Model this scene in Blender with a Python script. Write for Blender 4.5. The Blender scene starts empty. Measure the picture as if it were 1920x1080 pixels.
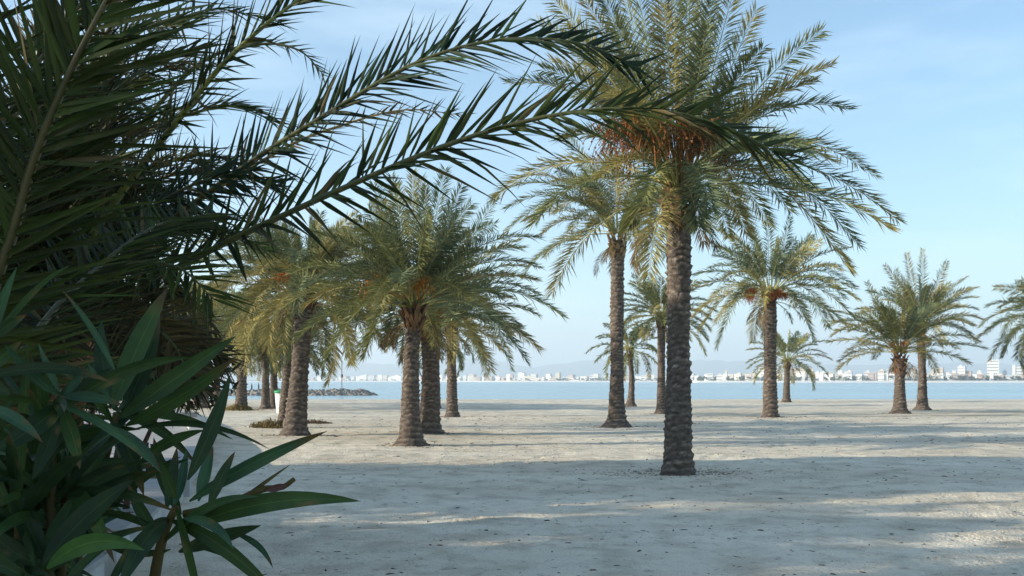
import bpy, math, random
import numpy as np
from mathutils import Vector, Matrix

# ------------------------------------------------------------------ camera, sky, sun, exposure
S = bpy.context.scene
C = S.collection
F = 1884.0          # focal length in photo pixels (1920 wide)
HY = 714.5          # horizon row in the photo
EYE = 1.6
cam = bpy.data.cameras.new("camera"); camo = bpy.data.objects.new("camera", cam); C.objects.link(camo)
camo.location = (0, 0, EYE); camo.rotation_euler = (math.radians(90), 0, 0)
cam.sensor_width = 36.0; cam.lens = F / 1920 * 36.0
cam.shift_y = (HY - 540) / 1920.0
cam.clip_start = 0.05; cam.clip_end = 40000
S.camera = camo

SUN_EL = math.radians(16.5)
SUN_BACK = math.radians(11)      # how far the sun stands behind the camera's left shoulder
sun_dir = Vector((-math.cos(SUN_EL) * math.cos(SUN_BACK), -math.cos(SUN_EL) * math.sin(SUN_BACK), math.sin(SUN_EL)))
W = bpy.data.worlds.new("World"); S.world = W; W.use_nodes = True
nt = W.node_tree; nt.nodes.clear()
out = nt.nodes.new("ShaderNodeOutputWorld"); bg = nt.nodes.new("ShaderNodeBackground")
sky = nt.nodes.new("ShaderNodeTexSky"); sky.sky_type = 'NISHITA'; sky.sun_disc = False
sky.sun_elevation = SUN_EL
sky.sun_rotation = math.atan2(sun_dir.x, sun_dir.y)
sky.altitude = 0; sky.air_density = 1.0; sky.dust_density = 0.25; sky.ozone_density = 3.0
# thin cirrus in the direction space of the sky
tc = nt.nodes.new("ShaderNodeTexCoord"); mp = nt.nodes.new("ShaderNodeMapping")
mp.inputs['Scale'].default_value = (2.2, 2.2, 11.0)
nz = nt.nodes.new("ShaderNodeTexNoise"); nz.inputs['Scale'].default_value = 1.6; nz.inputs['Detail'].default_value = 7; nz.inputs['Roughness'].default_value = 0.55
rp = nt.nodes.new("ShaderNodeValToRGB"); rp.color_ramp.elements[0].position = 0.50; rp.color_ramp.elements[1].position = 0.80
rp.color_ramp.elements[1].color = (0.34, 0.34, 0.34, 1)
mx = nt.nodes.new("ShaderNodeMix"); mx.data_type = 'RGBA'
mx.inputs[7].default_value = (5.6, 5.9, 6.6, 1)
tn = nt.nodes.new('ShaderNodeMix'); tn.data_type = 'RGBA'; tn.blend_type = 'MULTIPLY'; tn.inputs[0].default_value = 1; tn.inputs[7].default_value = (.89, 1.025, 1.0, 1)
L = nt.links.new
L(tc.outputs['Generated'], mp.inputs['Vector']); L(mp.outputs[0], nz.inputs['Vector']); L(nz.outputs['Fac'], rp.inputs[0])
L(rp.outputs[0], mx.inputs[0]); L(sky.outputs[0], mx.inputs[6]); L(mx.outputs[2], tn.inputs[6]); L(tn.outputs[2], bg.inputs['Color'])
bg.inputs['Strength'].default_value = 0.132
L(bg.outputs[0], out.inputs['Surface'])

sl = bpy.data.lights.new("sun", 'SUN'); sl.energy = 5.0; sl.angle = math.radians(0.6); sl.color = (1.0, 0.89, 0.72)
so = bpy.data.objects.new("sun", sl); C.objects.link(so)
so.rotation_euler = (-sun_dir).to_track_quat('-Z', 'Y').to_euler(); so.location = sun_dir * 60
S.view_settings.view_transform = 'Standard'; S.view_settings.look = 'None'
S.view_settings.exposure = 0.9; S.view_settings.gamma = 1
S.cycles.max_bounces = 6; S.cycles.volume_bounces = 1; S.cycles.transparent_max_bounces = 6
S.cycles.use_denoising = True

# ------------------------------------------------------------------ helpers
def at(px, py, Y): return np.array([(px - 960) / F * Y, Y, EYE - (py - HY) / F * Y])
def groundY(py): return EYE * F / (py - HY)
def nrm(v): v = np.asarray(v, float); return v / (np.linalg.norm(v, axis=-1, keepdims=True) + 1e-12)

def mesh_obj(name, V, Fc, mats, parent=None, mi=None, col=None, smooth=False, loc=None, colname='tint'):
    me = bpy.data.meshes.new(name)
    V = np.asarray(V, float)
    me.from_pydata(V.tolist(), [], Fc if isinstance(Fc, list) else Fc.tolist())
    for m in (mats if isinstance(mats, (list, tuple)) else [mats]): me.materials.append(m)
    if mi is not None: me.polygons.foreach_set('material_index', np.asarray(mi, np.int32))
    if col is not None:
        a = me.color_attributes.new(colname, 'FLOAT_COLOR', 'POINT')
        c = np.ones((len(V), 4), np.float32); c[:, :3] = col; a.data.foreach_set('color', c.ravel())
    if smooth: me.polygons.foreach_set('use_smooth', np.ones(len(me.polygons), bool))
    me.update()
    o = bpy.data.objects.new(name, me); C.objects.link(o)
    if parent is not None: o.parent = parent
    if loc is not None: o.location = loc
    return o

def thing(name, label, cat, loc=(0, 0, 0), group=None, rz=0):
    o = bpy.data.objects.new(name, None); C.objects.link(o); o.location = loc; o.rotation_euler = (0, 0, rz)
    o.empty_display_size = 0.2
    tag(o, label, cat, group); return o
def tag(o, label, cat=None, group=None, kind=None):
    if label: o['label'] = label
    if cat: o['category'] = cat
    if group: o['group'] = group
    if kind: o['kind'] = kind
    return o

class MB:
    """collects geometry with material index and tint"""
    def __init__(s): s.V = []; s.F = []; s.M = []; s.Cc = []; s.n = 0
    def add(s, V, Fc, m=0, col=(1, 1, 1)):
        V = np.asarray(V, float); s.V.append(V)
        for f in Fc: s.F.append([int(i) + s.n for i in f])
        s.M += [m] * len(Fc); c = np.empty((len(V), 3)); c[:] = col; s.Cc.append(c); s.n += len(V)
    def box(s, c, d, m=0, col=(1, 1, 1), rz=0):
        c = np.array(c, float); hx, hy, hz = [k / 2 for k in d]
        P = np.array([[x, y, z] for z in (-hz, hz) for y in (-hy, hy) for x in (-hx, hx)])
        if rz:
            cs, sn = math.cos(rz), math.sin(rz); P = np.stack([P[:, 0] * cs - P[:, 1] * sn, P[:, 0] * sn + P[:, 1] * cs, P[:, 2]], 1)
        s.add(P + c, [(0, 2, 3, 1), (4, 5, 7, 6), (0, 1, 5, 4), (2, 6, 7, 3), (0, 4, 6, 2), (1, 3, 7, 5)], m, col)
    def tube(s, pts, r, n=6, m=0, col=(1, 1, 1), cap=True):
        pts = np.asarray(pts, float); k = len(pts); r = np.broadcast_to(np.asarray(r, float), (k,))
        T = nrm(np.gradient(pts, axis=0)); ref = np.array([0, 0, 1.]) if abs(T[:, 2]).mean() < .8 else np.array([1., 0, 0])
        A = nrm(np.cross(T, ref)); B = np.cross(A, T)
        th = np.arange(n) / n * 2 * math.pi
        V = (pts[:, None] + r[:, None, None] * (np.cos(th)[None, :, None] * A[:, None] + np.sin(th)[None, :, None] * B[:, None])).reshape(-1, 3)
        Fc = [(i * n + j, i * n + (j + 1) % n, (i + 1) * n + (j + 1) % n, (i + 1) * n + j) for i in range(k - 1) for j in range(n)]
        if cap: Fc += [tuple(range(n))[::-1], tuple((k - 1) * n + j for j in range(n))]
        s.add(V, Fc, m, col)
    def build(s, name, mats, parent=None, smooth=False, loc=None):
        return mesh_obj(name, np.concatenate(s.V), s.F, mats, parent, s.M, np.concatenate(s.Cc), smooth, loc)

# ------------------------------------------------------------------ materials
def new_mat(name):
    m = bpy.data.materials.new(name); m.use_nodes = True; t = m.node_tree
    return m, t, t.nodes['Principled BSDF'], t.nodes['Material Output']
def N(t, typ, **kw):
    n = t.nodes.new(typ)
    for k, v in kw.items():
        if k in n.inputs: n.inputs[k].default_value = v
        else: setattr(n, k, v)
    return n
def noise_mix(t, b, c1, c2, scale, detail=5, lo=.35, hi=.65, coord='Object', vscale=(1, 1, 1)):
    tc = N(t, 'ShaderNodeTexCoord'); mp = N(t, 'ShaderNodeMapping'); mp.inputs['Scale'].default_value = vscale
    nz = N(t, 'ShaderNodeTexNoise', Scale=scale, Detail=detail)
    rp = N(t, 'ShaderNodeValToRGB'); e = rp.color_ramp.elements
    e[0].position = lo; e[1].position = hi; e[0].color = (*c1, 1); e[1].color = (*c2, 1)
    t.links.new(tc.outputs[coord], mp.inputs[0]); t.links.new(mp.outputs[0], nz.inputs['Vector']); t.links.new(nz.outputs['Fac'], rp.inputs[0])
    return rp, nz, mp
def simple(name, c1, c2=None, scale=5, rough=.8, bump=0, bscale=20, spec=.3, vscale=(1, 1, 1)):
    m, t, b, o = new_mat(name); b.inputs['Roughness'].default_value = rough; b.inputs['Specular IOR Level'].default_value = spec
    if c2 is None: c2 = tuple(x * .8 for x in c1)
    rp, nz, mp = noise_mix(t, b, c1, c2, scale, vscale=vscale); t.links.new(rp.outputs[0], b.inputs['Base Color'])
    if bump:
        n2 = N(t, 'ShaderNodeTexNoise', Scale=bscale, Detail=6); t.links.new(mp.outputs[0], n2.inputs['Vector'])
        bp = N(t, 'ShaderNodeBump', Strength=bump, Distance=.05); t.links.new(n2.outputs['Fac'], bp.inputs['Height']); t.links.new(bp.outputs[0], b.inputs['Normal'])
    return m
def leafmat(name, trans=.25, rough=.5, spec=.4, nscale=3.0):
    """foliage: colour comes from the 'tint' attribute, varied by noise"""
    m, t, b, o = new_mat(name)
    at_ = N(t, 'ShaderNodeAttribute', attribute_name='tint')
    tc = N(t, 'ShaderNodeTexCoord'); nz = N(t, 'ShaderNodeTexNoise', Scale=nscale, Detail=4); t.links.new(tc.outputs['Object'], nz.inputs['Vector'])
    rp = N(t, 'ShaderNodeValToRGB'); e = rp.color_ramp.elements; e[0].position = .35; e[1].position = .68; e[0].color = (.72, .78, .75, 1); e[1].color = (1.25, 1.2, 1.0, 1)
    t.links.new(nz.outputs['Fac'], rp.inputs[0])
    mx = N(t, 'ShaderNodeMix', data_type='RGBA', blend_type='MULTIPLY'); mx.inputs[0].default_value = 1
    t.links.new(at_.outputs['Color'], mx.inputs[6]); t.links.new(rp.outputs[0], mx.inputs[7])
    t.links.new(mx.outputs[2], b.inputs['Base Color']); b.inputs['Roughness'].default_value = rough; b.inputs['Specular IOR Level'].default_value = spec
    if trans:
        tr = N(t, 'ShaderNodeBsdfTranslucent'); t.links.new(mx.outputs[2], tr.inputs['Color'])
        ms = N(t, 'ShaderNodeMixShader'); ms.inputs[0].default_value = trans
        t.links.new(b.outputs[0], ms.inputs[1]); t.links.new(tr.outputs[0], ms.inputs[2]); t.links.new(ms.outputs[0], o.inputs[0])
    return m
M = {}
M['leaf'] = leafmat('palm_leaflet', .22, .58, .2)
M['rachis'] = leafmat('palm_rachis', 0, .45, .4, 8)
M['oleander'] = leafmat('oleander_leaf', .15, .5, .22, 25)
M['bush'] = leafmat('bush_leaf', .2, .6, .3, 2)
M['fruit'] = leafmat('date_stalks', .15, .55, .3, 6)
M['plain'] = leafmat('tinted_matte', 0, .85, .2, 3)
M['woodstem'] = simple('woody_stem', (.10, .055, .03), (.05, .03, .02), 30, .8, .4, 60)

# palm bark: brown grey rings with pale fibre edges
def bark():
    m, t, b, o = new_mat('palm_bark'); b.inputs['Roughness'].default_value = .9; b.inputs['Specular IOR Level'].default_value = .15
    a = N(t, 'ShaderNodeAttribute', attribute_name='tint')
    rp, nz, mp = noise_mix(t, b, (.62, .56, .52), (1.25, 1.2, 1.12), 9, 8, .35, .68, vscale=(1, 1, 2.2))
    mx = N(t, 'ShaderNodeMix', data_type='RGBA', blend_type='MULTIPLY'); mx.inputs[0].default_value = 1
    t.links.new(a.outputs['Color'], mx.inputs[6]); t.links.new(rp.outputs[0], mx.inputs[7]); t.links.new(mx.outputs[2], b.inputs['Base Color'])
    n2 = N(t, 'ShaderNodeTexNoise', Scale=38, Detail=8); mp2 = N(t, 'ShaderNodeMapping'); mp2.inputs['Scale'].default_value = (1, 1, .45)
    tc = N(t, 'ShaderNodeTexCoord'); t.links.new(tc.outputs['Object'], mp2.inputs[0]); t.links.new(mp2.outputs[0], n2.inputs['Vector'])
    bp = N(t, 'ShaderNodeBump', Strength=.8, Distance=.03); t.links.new(n2.outputs['Fac'], bp.inputs['Height']); t.links.new(bp.outputs[0], b.inputs['Normal'])
    return m
M['bark'] = bark()

def sandmat():
    m, t, b, o = new_mat('beach_sand'); b.inputs['Roughness'].default_value = .95; b.inputs['Specular IOR Level'].default_value = .1
    tc = N(t, 'ShaderNodeTexCoord')
    def nz(scale, det, vs=(1, 1, 1), rough=.55):
        mp = N(t, 'ShaderNodeMapping'); mp.inputs['Scale'].default_value = vs
        n = N(t, 'ShaderNodeTexNoise', Scale=scale, Detail=det, Roughness=rough); t.links.new(tc.outputs['Object'], mp.inputs[0]); t.links.new(mp.outputs[0], n.inputs['Vector']); return n
    big = nz(.13, 5, (1, 2.2, 1)); mid = nz(1.7, 6); fine = nz(22, 5); spk = nz(55, 2)
    r1 = N(t, 'ShaderNodeValToRGB'); e = r1.color_ramp.elements; e[0].position = .35; e[1].position = .65
    e[0].color = (.66, .575, .445, 1); e[1].color = (.82, .74, .595, 1); t.links.new(big.outputs['Fac'], r1.inputs[0])
    r2 = N(t, 'ShaderNodeValToRGB'); e = r2.color_ramp.elements; e[0].position = .33; e[1].position = .55
    e[0].color = (.74, .72, .70, 1); e[1].color = (1, 1, 1, 1); t.links.new(mid.outputs['Fac'], r2.inputs[0])
    mx = N(t, 'ShaderNodeMix', data_type='RGBA', blend_type='MULTIPLY'); mx.inputs[0].default_value = 1
    t.links.new(r1.outputs[0], mx.inputs[6]); t.links.new(r2.outputs[0], mx.inputs[7])
    r3 = N(t, 'ShaderNodeValToRGB'); e = r3.color_ramp.elements; e[0].position = .28; e[1].position = .40
    e[0].color = (.36, .31, .27, 1); e[1].color = (1, 1, 1, 1); t.links.new(spk.outputs['Fac'], r3.inputs[0])
    mx2 = N(t, 'ShaderNodeMix', data_type='RGBA', blend_type='MULTIPLY'); mx2.inputs[0].default_value = .8
    t.links.new(mx.outputs[2], mx2.inputs[6]); t.links.new(r3.outputs[0], mx2.inputs[7]); t.links.new(mx2.outputs[2], b.inputs['Base Color'])
    wsp = nz(6.5, 6, (1, 1, 1), .62); r4 = N(t, 'ShaderNodeValToRGB'); e = r4.color_ramp.elements; e[0].position = .31; e[1].position = .43
    e[0].color = (.60, .57, .55, 1); e[1].color = (1, 1, 1, 1); t.links.new(wsp.outputs['Fac'], r4.inputs[0])
    mx3 = N(t, 'ShaderNodeMix', data_type='RGBA', blend_type='MULTIPLY'); mx3.inputs[0].default_value = .85
    t.links.new(mx2.outputs[2], mx3.inputs[6]); t.links.new(r4.outputs[0], mx3.inputs[7]); t.links.new(mx3.outputs[2], b.inputs['Base Color'])
    # footprints and ripples
    vo = N(t, 'ShaderNodeTexVoronoi', Scale=2.6, feature='SMOOTH_F1'); t.links.new(tc.outputs['Object'], vo.inputs['Vector'])
    ad = N(t, 'ShaderNodeMath', operation='MULTIPLY_ADD'); ad.inputs[1].default_value = .5
    t.links.new(vo.outputs['Distance'], ad.inputs[0]); t.links.new(mid.outputs['Fac'], ad.inputs[2])
    ad2 = N(t, 'ShaderNodeMath', operation='MULTIPLY_ADD'); ad2.inputs[1].default_value = .6
    t.links.new(fine.outputs['Fac'], ad2.inputs[0]); t.links.new(ad.outputs[0], ad2.inputs[2])
    bp = N(t, 'ShaderNodeBump', Strength=.65, Distance=.11); t.links.new(ad2.outputs[0], bp.inputs['Height']); t.links.new(bp.outputs[0], b.inputs['Normal'])
    return m
M['sand'] = sandmat()
def watermat():
    m, t, b, o = new_mat('sea_water'); b.inputs['Base Color'].default_value = (.10, .30, .42, 1); b.inputs['Roughness'].default_value = .2
    b.inputs['IOR'].default_value = 1.33
    tc = N(t, 'ShaderNodeTexCoord'); mp = N(t, 'ShaderNodeMapping'); mp.inputs['Scale'].default_value = (.6, 1.6, 1)
    n = N(t, 'ShaderNodeTexNoise', Scale=1.2, Detail=4); t.links.new(tc.outputs['Object'], mp.inputs[0]); t.links.new(mp.outputs[0], n.inputs['Vector'])
    bp = N(t, 'ShaderNodeBump', Strength=.25, Distance=.12); t.links.new(n.outputs['Fac'], bp.inputs['Height']); t.links.new(bp.outputs[0], b.inputs['Normal'])
    n3 = N(t, 'ShaderNodeTexNoise', Scale=.02, Detail=3); mp3 = N(t, 'ShaderNodeMapping'); mp3.inputs['Scale'].default_value = (.25, 1, 1)
    t.links.new(tc.outputs['Object'], mp3.inputs[0]); t.links.new(mp3.outputs[0], n3.inputs['Vector'])
    rp = N(t, 'ShaderNodeValToRGB'); e = rp.color_ramp.elements; e[0].position = .4; e[1].position = .62; e[0].color = (.16, .30, .36, 1); e[1].color = (.30, .44, .47, 1)
    t.links.new(n3.outputs['Fac'], rp.inputs[0]); t.links.new(rp.outputs[0], b.inputs['Base Color'])
    mr_ = N(t, 'ShaderNodeMapRange'); mr_.inputs[1].default_value = .38; mr_.inputs[2].default_value = .62; mr_.inputs[3].default_value = .12; mr_.inputs[4].default_value = .9
    t.links.new(n3.outputs['Fac'], mr_.inputs[0]); t.links.new(mr_.outputs[0], bp.inputs['Strength'])
    return m
M['water'] = watermat()
M['pale_sand'] = simple('far_sand', (.84, .81, .74), (.78, .74, .67), .02, .9)
M['scrub'] = simple('scrub_land', (.12, .12, .07), (.2, .17, .11), .02, .95)
M['white'] = simple('white_render', (.78, .76, .72), (.70, .68, .64), .3, .8)
M['cream'] = simple('cream_render', (.66, .58, .46), (.58, .5, .4), .3, .8)
M['rose'] = simple('rose_render', (.55, .42, .35), (.5, .38, .32), .3, .8)
M['window'] = simple('dark_glass', (.22, .25, .28), (.3, .31, .32), .4, .3)
M['rock'] = simple('breakwater_rock', (.15, .14, .12), (.30, .28, .25), .9, .9, .6, 3)
M['hill'] = simple('hill_scrub', (.06, .08, .06), (.10, .10, .08), .002, 1)
M['whitewash'] = simple('whitewashed_wall', (.52, .52, .50), (.36, .36, .34), 3, .8, .2, 25)
M['paving'] = simple('pale_paving', (.40, .39, .37), (.30, .295, .28), 2, .85, .2, 30)
M['blackmetal'] = simple('black_metal', (.02, .02, .02), (.03, .03, .03), 5, .4)
M['binwhite'] = simple('white_plastic', (.75, .76, .74), (.66, .67, .64), 4, .5)
M['bingreen'] = simple('green_plastic', (.03, .25, .10), (.02, .2, .08), 4, .45)
M['galv'] = simple('grey_post', (.18, .17, .17), (.12, .11, .11), 4, .6)
M['cloth'] = simple('dark_clothing', (.04, .04, .06), (.06, .05, .06), 4, .9)

# ------------------------------------------------------------------ ground, water, coast
rng = np.random.default_rng(7)
def vnoise(x, y, s, seed=0):
    """smooth value noise"""
    x = np.asarray(x) / s; y = np.asarray(y) / s; xi = np.floor(x).astype(int); yi = np.floor(y).astype(int); fx = x - xi; fy = y - yi
    def h(a, b):
        n = np.sin(a * 127.1 + b * 311.7 + seed * 74.7) * 43758.5453; return n - np.floor(n)
    fx = fx * fx * (3 - 2 * fx); fy = fy * fy * (3 - 2 * fy)
    return (h(xi, yi) * (1 - fx) + h(xi + 1, yi) * fx) * (1 - fy) + (h(xi, yi + 1) * (1 - fx) + h(xi + 1, yi + 1) * fx) * fy
def ground_z(x, y):
    x = np.asarray(x, float); y = np.asarray(y, float)
    und = (vnoise(x, y, 3.1, 1) - .5) * .06 + (vnoise(x, y, 1.3, 2) - .5) * .034 + (vnoise(x, y, .5, 3) - .5) * .022 + (vnoise(x, y, .21, 6) - .5) * .016
    und = und * np.clip((120 - y) / 60, 0, 1) * np.clip((y + 20) / 15, 0, 1)
    t = np.clip((y - 84) / 46, 0, 1)
    return und - .66 * t - 2.5 * np.clip((y - 125) / 60, 0, 1)
xs = np.concatenate([-np.geomspace(9000, 32, 26), np.arange(-30, -7, .3), np.arange(-7, 13, .085), np.arange(13, 36, .3), np.geomspace(37, 9000, 26)])
ys = np.concatenate([-np.geomspace(3000, 12, 14), np.arange(-8, 4, .3), np.arange(4, 24, .085), np.arange(24, 40, .25), np.arange(40, 130, .5), np.geomspace(131, 14000, 24)])
GX, GY = np.meshgrid(xs, ys); GZ = ground_z(GX, GY)
def footprints():
    r = np.random.default_rng(21)
    for k in range(46):          # trails of steps pressed into the sand
        x, y = r.uniform(-6, 12), r.uniform(5, 24); a = r.uniform(0, 6.28) if k % 3 else r.uniform(-.4, .4)
        for st in range(r.integers(8, 34)):
            a += r.normal(0, .06); x += .62 * math.cos(a); y += .62 * math.sin(a); sx = x - math.sin(a) * .09 * (1 if st % 2 else -1); sy = y + math.cos(a) * .09 * (1 if st % 2 else -1)
            i0, i1 = np.searchsorted(xs, [sx - .4, sx + .4]); j0, j1 = np.searchsorted(ys, [sy - .4, sy + .4])
            if i1 - i0 < 3 or j1 - j0 < 3: continue
            dx = GX[j0:j1, i0:i1] - sx; dy = GY[j0:j1, i0:i1] - sy; u = (dx * math.cos(a) + dy * math.sin(a)) / .15; v = (-dx * math.sin(a) + dy * math.cos(a)) / .075; q = u * u + v * v
            GZ[j0:j1, i0:i1] += -.032 * np.exp(-q * 1.2) + .014 * np.exp(-(np.sqrt(q) - 1.5) ** 2 * 3)
footprints()
nx, ny = len(xs), len(ys)
I = np.arange(nx * ny).reshape(ny, nx)
Fg = np.stack([I[:-1, :-1], I[:-1, 1:], I[1:, 1:], I[1:, :-1]], -1).reshape(-1, 4)
g = mesh_obj('beach_sand', np.stack([GX, GY, GZ], -1).reshape(-1, 3), Fg, M['sand'], smooth=True); g['kind'] = 'structure'

wx = np.array([-9000, -200, 200, 9000.]); wy = np.array([88, 140, 400, 1500, 14000.])
WX, WY = np.meshgrid(wx, wy); I = np.arange(20).reshape(5, 4)
w = mesh_obj('sea_water', np.stack([WX, WY, np.full_like(WX, -.3)], -1).reshape(-1, 3), np.stack([I[:-1, :-1], I[:-1, 1:], I[1:, 1:], I[1:, :-1]], -1).reshape(-1, 4), M['water']); w['kind'] = 'structure'

# far coast: shoreline distance as a function of photo column
cpx = np.array([200, 560, 750, 880, 960, 1100, 1285, 1310, 1400, 1600, 1800, 1990, 2200.])
cY = np.array([3300, 2900, 2600, 2250, 1950, 1750, 1620, 1300, 1230, 1160, 1120, 1090, 1060.])
def coastY(px): return float(np.interp(px, cpx, cY))
pp = np.linspace(200, 2200, 120); mbb = []
def strip(off0, z0, off1, z1):
    V = []; Fc = []
    for p in pp:
        y = coastY(p); d = nrm([(p - 960) / F, 1])
        for o_, z in ((off0, z0), (off1, z1)): q = d * (o_) + np.array([(p - 960) / F * y, y]); V.append([q[0], q[1], z])
    for i in range(len(pp) - 1): Fc.append((2 * i, 2 * i + 2, 2 * i + 3, 2 * i + 1))
    return V, Fc
V, Fc = strip(0, -.6, 28, 2.1); o = mesh_obj('far_beach', V, Fc, M['pale_sand']); o['kind'] = 'structure'
V, Fc = strip(28, 2.1, 900, 6); o = mesh_obj('far_coast_land', V, Fc, M['scrub']); o['kind'] = 'structure'

# hills behind the bay
def hills(name, px, py, Y, seed):
    cols = np.linspace(px[0], px[-1], 160); top = np.interp(cols, px, py)
    V = []; R = 7
    for i, p in enumerate(cols):
        zt = EYE - (top[i] - HY) / F * Y
        for r in range(R):
            f = r / (R - 1); yy = Y + (f - .75) * 2200
            prof = math.sin(min(1, f / .75) * math.pi / 2) if f < .75 else math.cos((f - .75) / .25 * math.pi / 2)
            z = max(-1, zt * prof * (1 + .10 * (float(vnoise(p * 3, r * 9, 31, seed)) - .5))) if r not in (0, R - 1) else -2
            V.append([(p - 960) / F * yy, yy, z])
    Fc = [(i * R + r, (i + 1) * R + r, (i + 1) * R + r + 1, i * R + r + 1) for i in range(len(cols) - 1) for r in range(R - 1)]
    o = mesh_obj(name, V, Fc, M['hill'], smooth=True); o['kind'] = 'structure'
hills('hills', [100, 400, 560, 640, 760, 840, 900, 960, 1000, 1040, 1100, 1180, 1260, 1400, 1600, 1800, 1950, 2150], [690, 688, 686, 680, 684, 672, 670, 682, 690, 684, 676, 672, 674, 678, 684, 680, 684, 690], 8800, 3)

# haze box
def haze(dens):
    m, t, b, o = new_mat('haze_air'); t.nodes.remove(b)
    v = N(t, 'ShaderNodeVolumePrincipled'); v.inputs['Color'].default_value = (.88, .95, 1, 1); v.inputs['Density'].default_value = dens; v.inputs['Anisotropy'].default_value = .2
    t.links.new(v.outputs[0], o.inputs['Volume'])
    mb = MB(); mb.box((0, 5500, 215), (21000, 18000, 437.2)); h = mb.build('haze', m); h['kind'] = 'stuff'; h['label'] = 'pale blue haze over the bay and the far hills'
haze(0.00028)

# ------------------------------------------------------------------ town across the bay
def far_building(px, wpx, top, mat, label, seed, roof=0, group=None, back=40):
    r = random.Random(seed); Y = coastY(px) + back; wd = wpx / F * Y; z1 = EYE - (top - HY) / F * Y; z0 = 1.0
    t = thing('apartment_building', label, 'building', ((px - 960) / F * Y, Y, z0), group, math.radians(r.uniform(-38, -16)))
    h = max(3, z1 - z0); dp = wd * .8; k = wd * .82
    mb = MB(); mb.box((0, 0, h / 2), (k, dp, h))
    if roof: mb.box((k * r.uniform(-.2, .2), 0, h + .9), (k * .35, dp * .4, 1.8))
    mb.box((0, 0, h + .2), (k + .5, dp + .5, .4))
    mb.build('wall', mat, t)
    if wpx < 12: return t
    n = max(1, int(h / 3.2))
    for i in range(n):      # one ribbon window wrapping front and side on every floor
        zz = (i + .55) * h / n; hh = min(.9, h / n * .3); a, b = k / 2, dp / 2; e = .06
        P = [(a * .9, -b - e), (-a - e, -b - e), (-a - e, b * .9), (-a + .05, b * .9), (-a + .05, -b + .05), (a * .9, -b + .05)]
        V = [(x, y, zz - hh / 2) for x, y in P] + [(x, y, zz + hh / 2) for x, y in P]
        Fq = [(q, (q + 1) % 6, (q + 1) % 6 + 6, q + 6) for q in range(6)] + [(0, 5, 4, 1), (1, 4, 3, 2), (6, 7, 10, 11), (7, 8, 9, 10)]
        mesh_obj('window', V, Fq, M['window'], t)
    return t
mw, mc, mr = M['white'], M['cream'], M['rose']
B = [(1302, 16, 707, mw), (1322, 18, 709, mr), (1350, 6, 700, mw), (1362, 5, 697, mc), (1372, 13, 702, mw), (1385, 6, 700, mw), (1400, 14, 701, mc), (1413, 10, 699, mw),
     (1429, 13, 690, mw), (1458, 14, 698, mw), (1485, 13, 691, mr), (1503, 26, 692, mc), (1522, 9, 692, mw), (1533, 9, 698, mw), (1546, 14, 697, mw), (1559, 13, 699, mc), (1576, 10, 695, mw),
     (1591, 16, 697, mw), (1609, 10, 702, mc), (1626, 12, 697, mw), (1640, 9, 702, mw), (1653, 14, 695, mc), (1668, 13, 693, mw), (1677, 9, 690, mw), (1698, 12, 694, mw), (1713, 13, 691, mc),
     (1735, 4, 684, mw), (1749, 10, 694, mc), (1763, 14, 690, mc), (1776, 10, 698, mw), (1789, 8, 695, mw), (1804, 16, 688, mw), (1817, 11, 696, mr), (1836, 10, 697, mw),
     (1862, 25, 675, mw), (1884, 9, 696, mw), (1901, 6, 685, mw), (1914, 18, 689, mw), (1936, 16, 694, mc), (1956, 16, 692, mw)]
SEG = [(560, 755, 'right of the leaning palm'), (755, 870, 'behind the three grouped palms'), (870, 1142, 'left of the tall palm'), (1142, 1290, 'just left of the largest trunk'),
       (1290, 1430, 'left of the fruiting palm'), (1430, 1480, 'just right of the fruiting palm trunk'), (1480, 1580, 'right of the small distant palm'), (1580, 1690, 'left of the right palm pair'), (1690, 1745, 'behind the right palm pair'), (1745, 1850, 'left of the tall tower'), (1850, 2100, 'right of the tall tower')]
ORD = ['first', 'second', 'third', 'fourth', 'fifth', 'sixth', 'seventh', 'eighth', 'ninth', 'tenth', 'eleventh', 'twelfth', 'thirteenth', 'fourteenth', 'fifteenth', 'sixteenth', 'seventeenth', 'eighteenth', 'nineteenth', 'twentieth']
PLACED = {}
def placed(px, kind):
    sg = next(t for a, b, t in SEG if a <= px < b); PLACED[(sg, kind)] = n = PLACED.get((sg, kind), -1) + 1
    return '%s from left of %s %s' % (ORD[min(n, 19)], kind, sg)
special = {1862: 'tallest white tower block rising above the far town near the right edge', 1735: 'thin white tower just right of the paired palms on the right',
           1429: 'pale square block on the far shore just left of the date palm with fruit', 1503: 'wide low cream building with flat white roof across the bay',
           1485: 'rosy block left of the wide cream building across the bay', 1804: 'broad white block midway between the paired palms and the tall tower',
           1901: 'slim white tower right of the tallest block on the far shore', 1914: 'wide white block at the right end of the far town',
           1522: 'small white block at the right end of the wide cream building', 1576: 'white block with raised roof left of the paired palms across the bay'}
wc = {id(mw): 'white', id(mc): 'cream', id(mr): 'rose'}
for i, (px, wp, top, m) in enumerate(B):
    far_building(px, wp, top, m, special.get(px) or placed(px, '%s %s blocks' % ('taller' if top < 697 else 'low', wc[id(m)])), i, i % 2, 'buildings of the town across the bay', 55)
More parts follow.
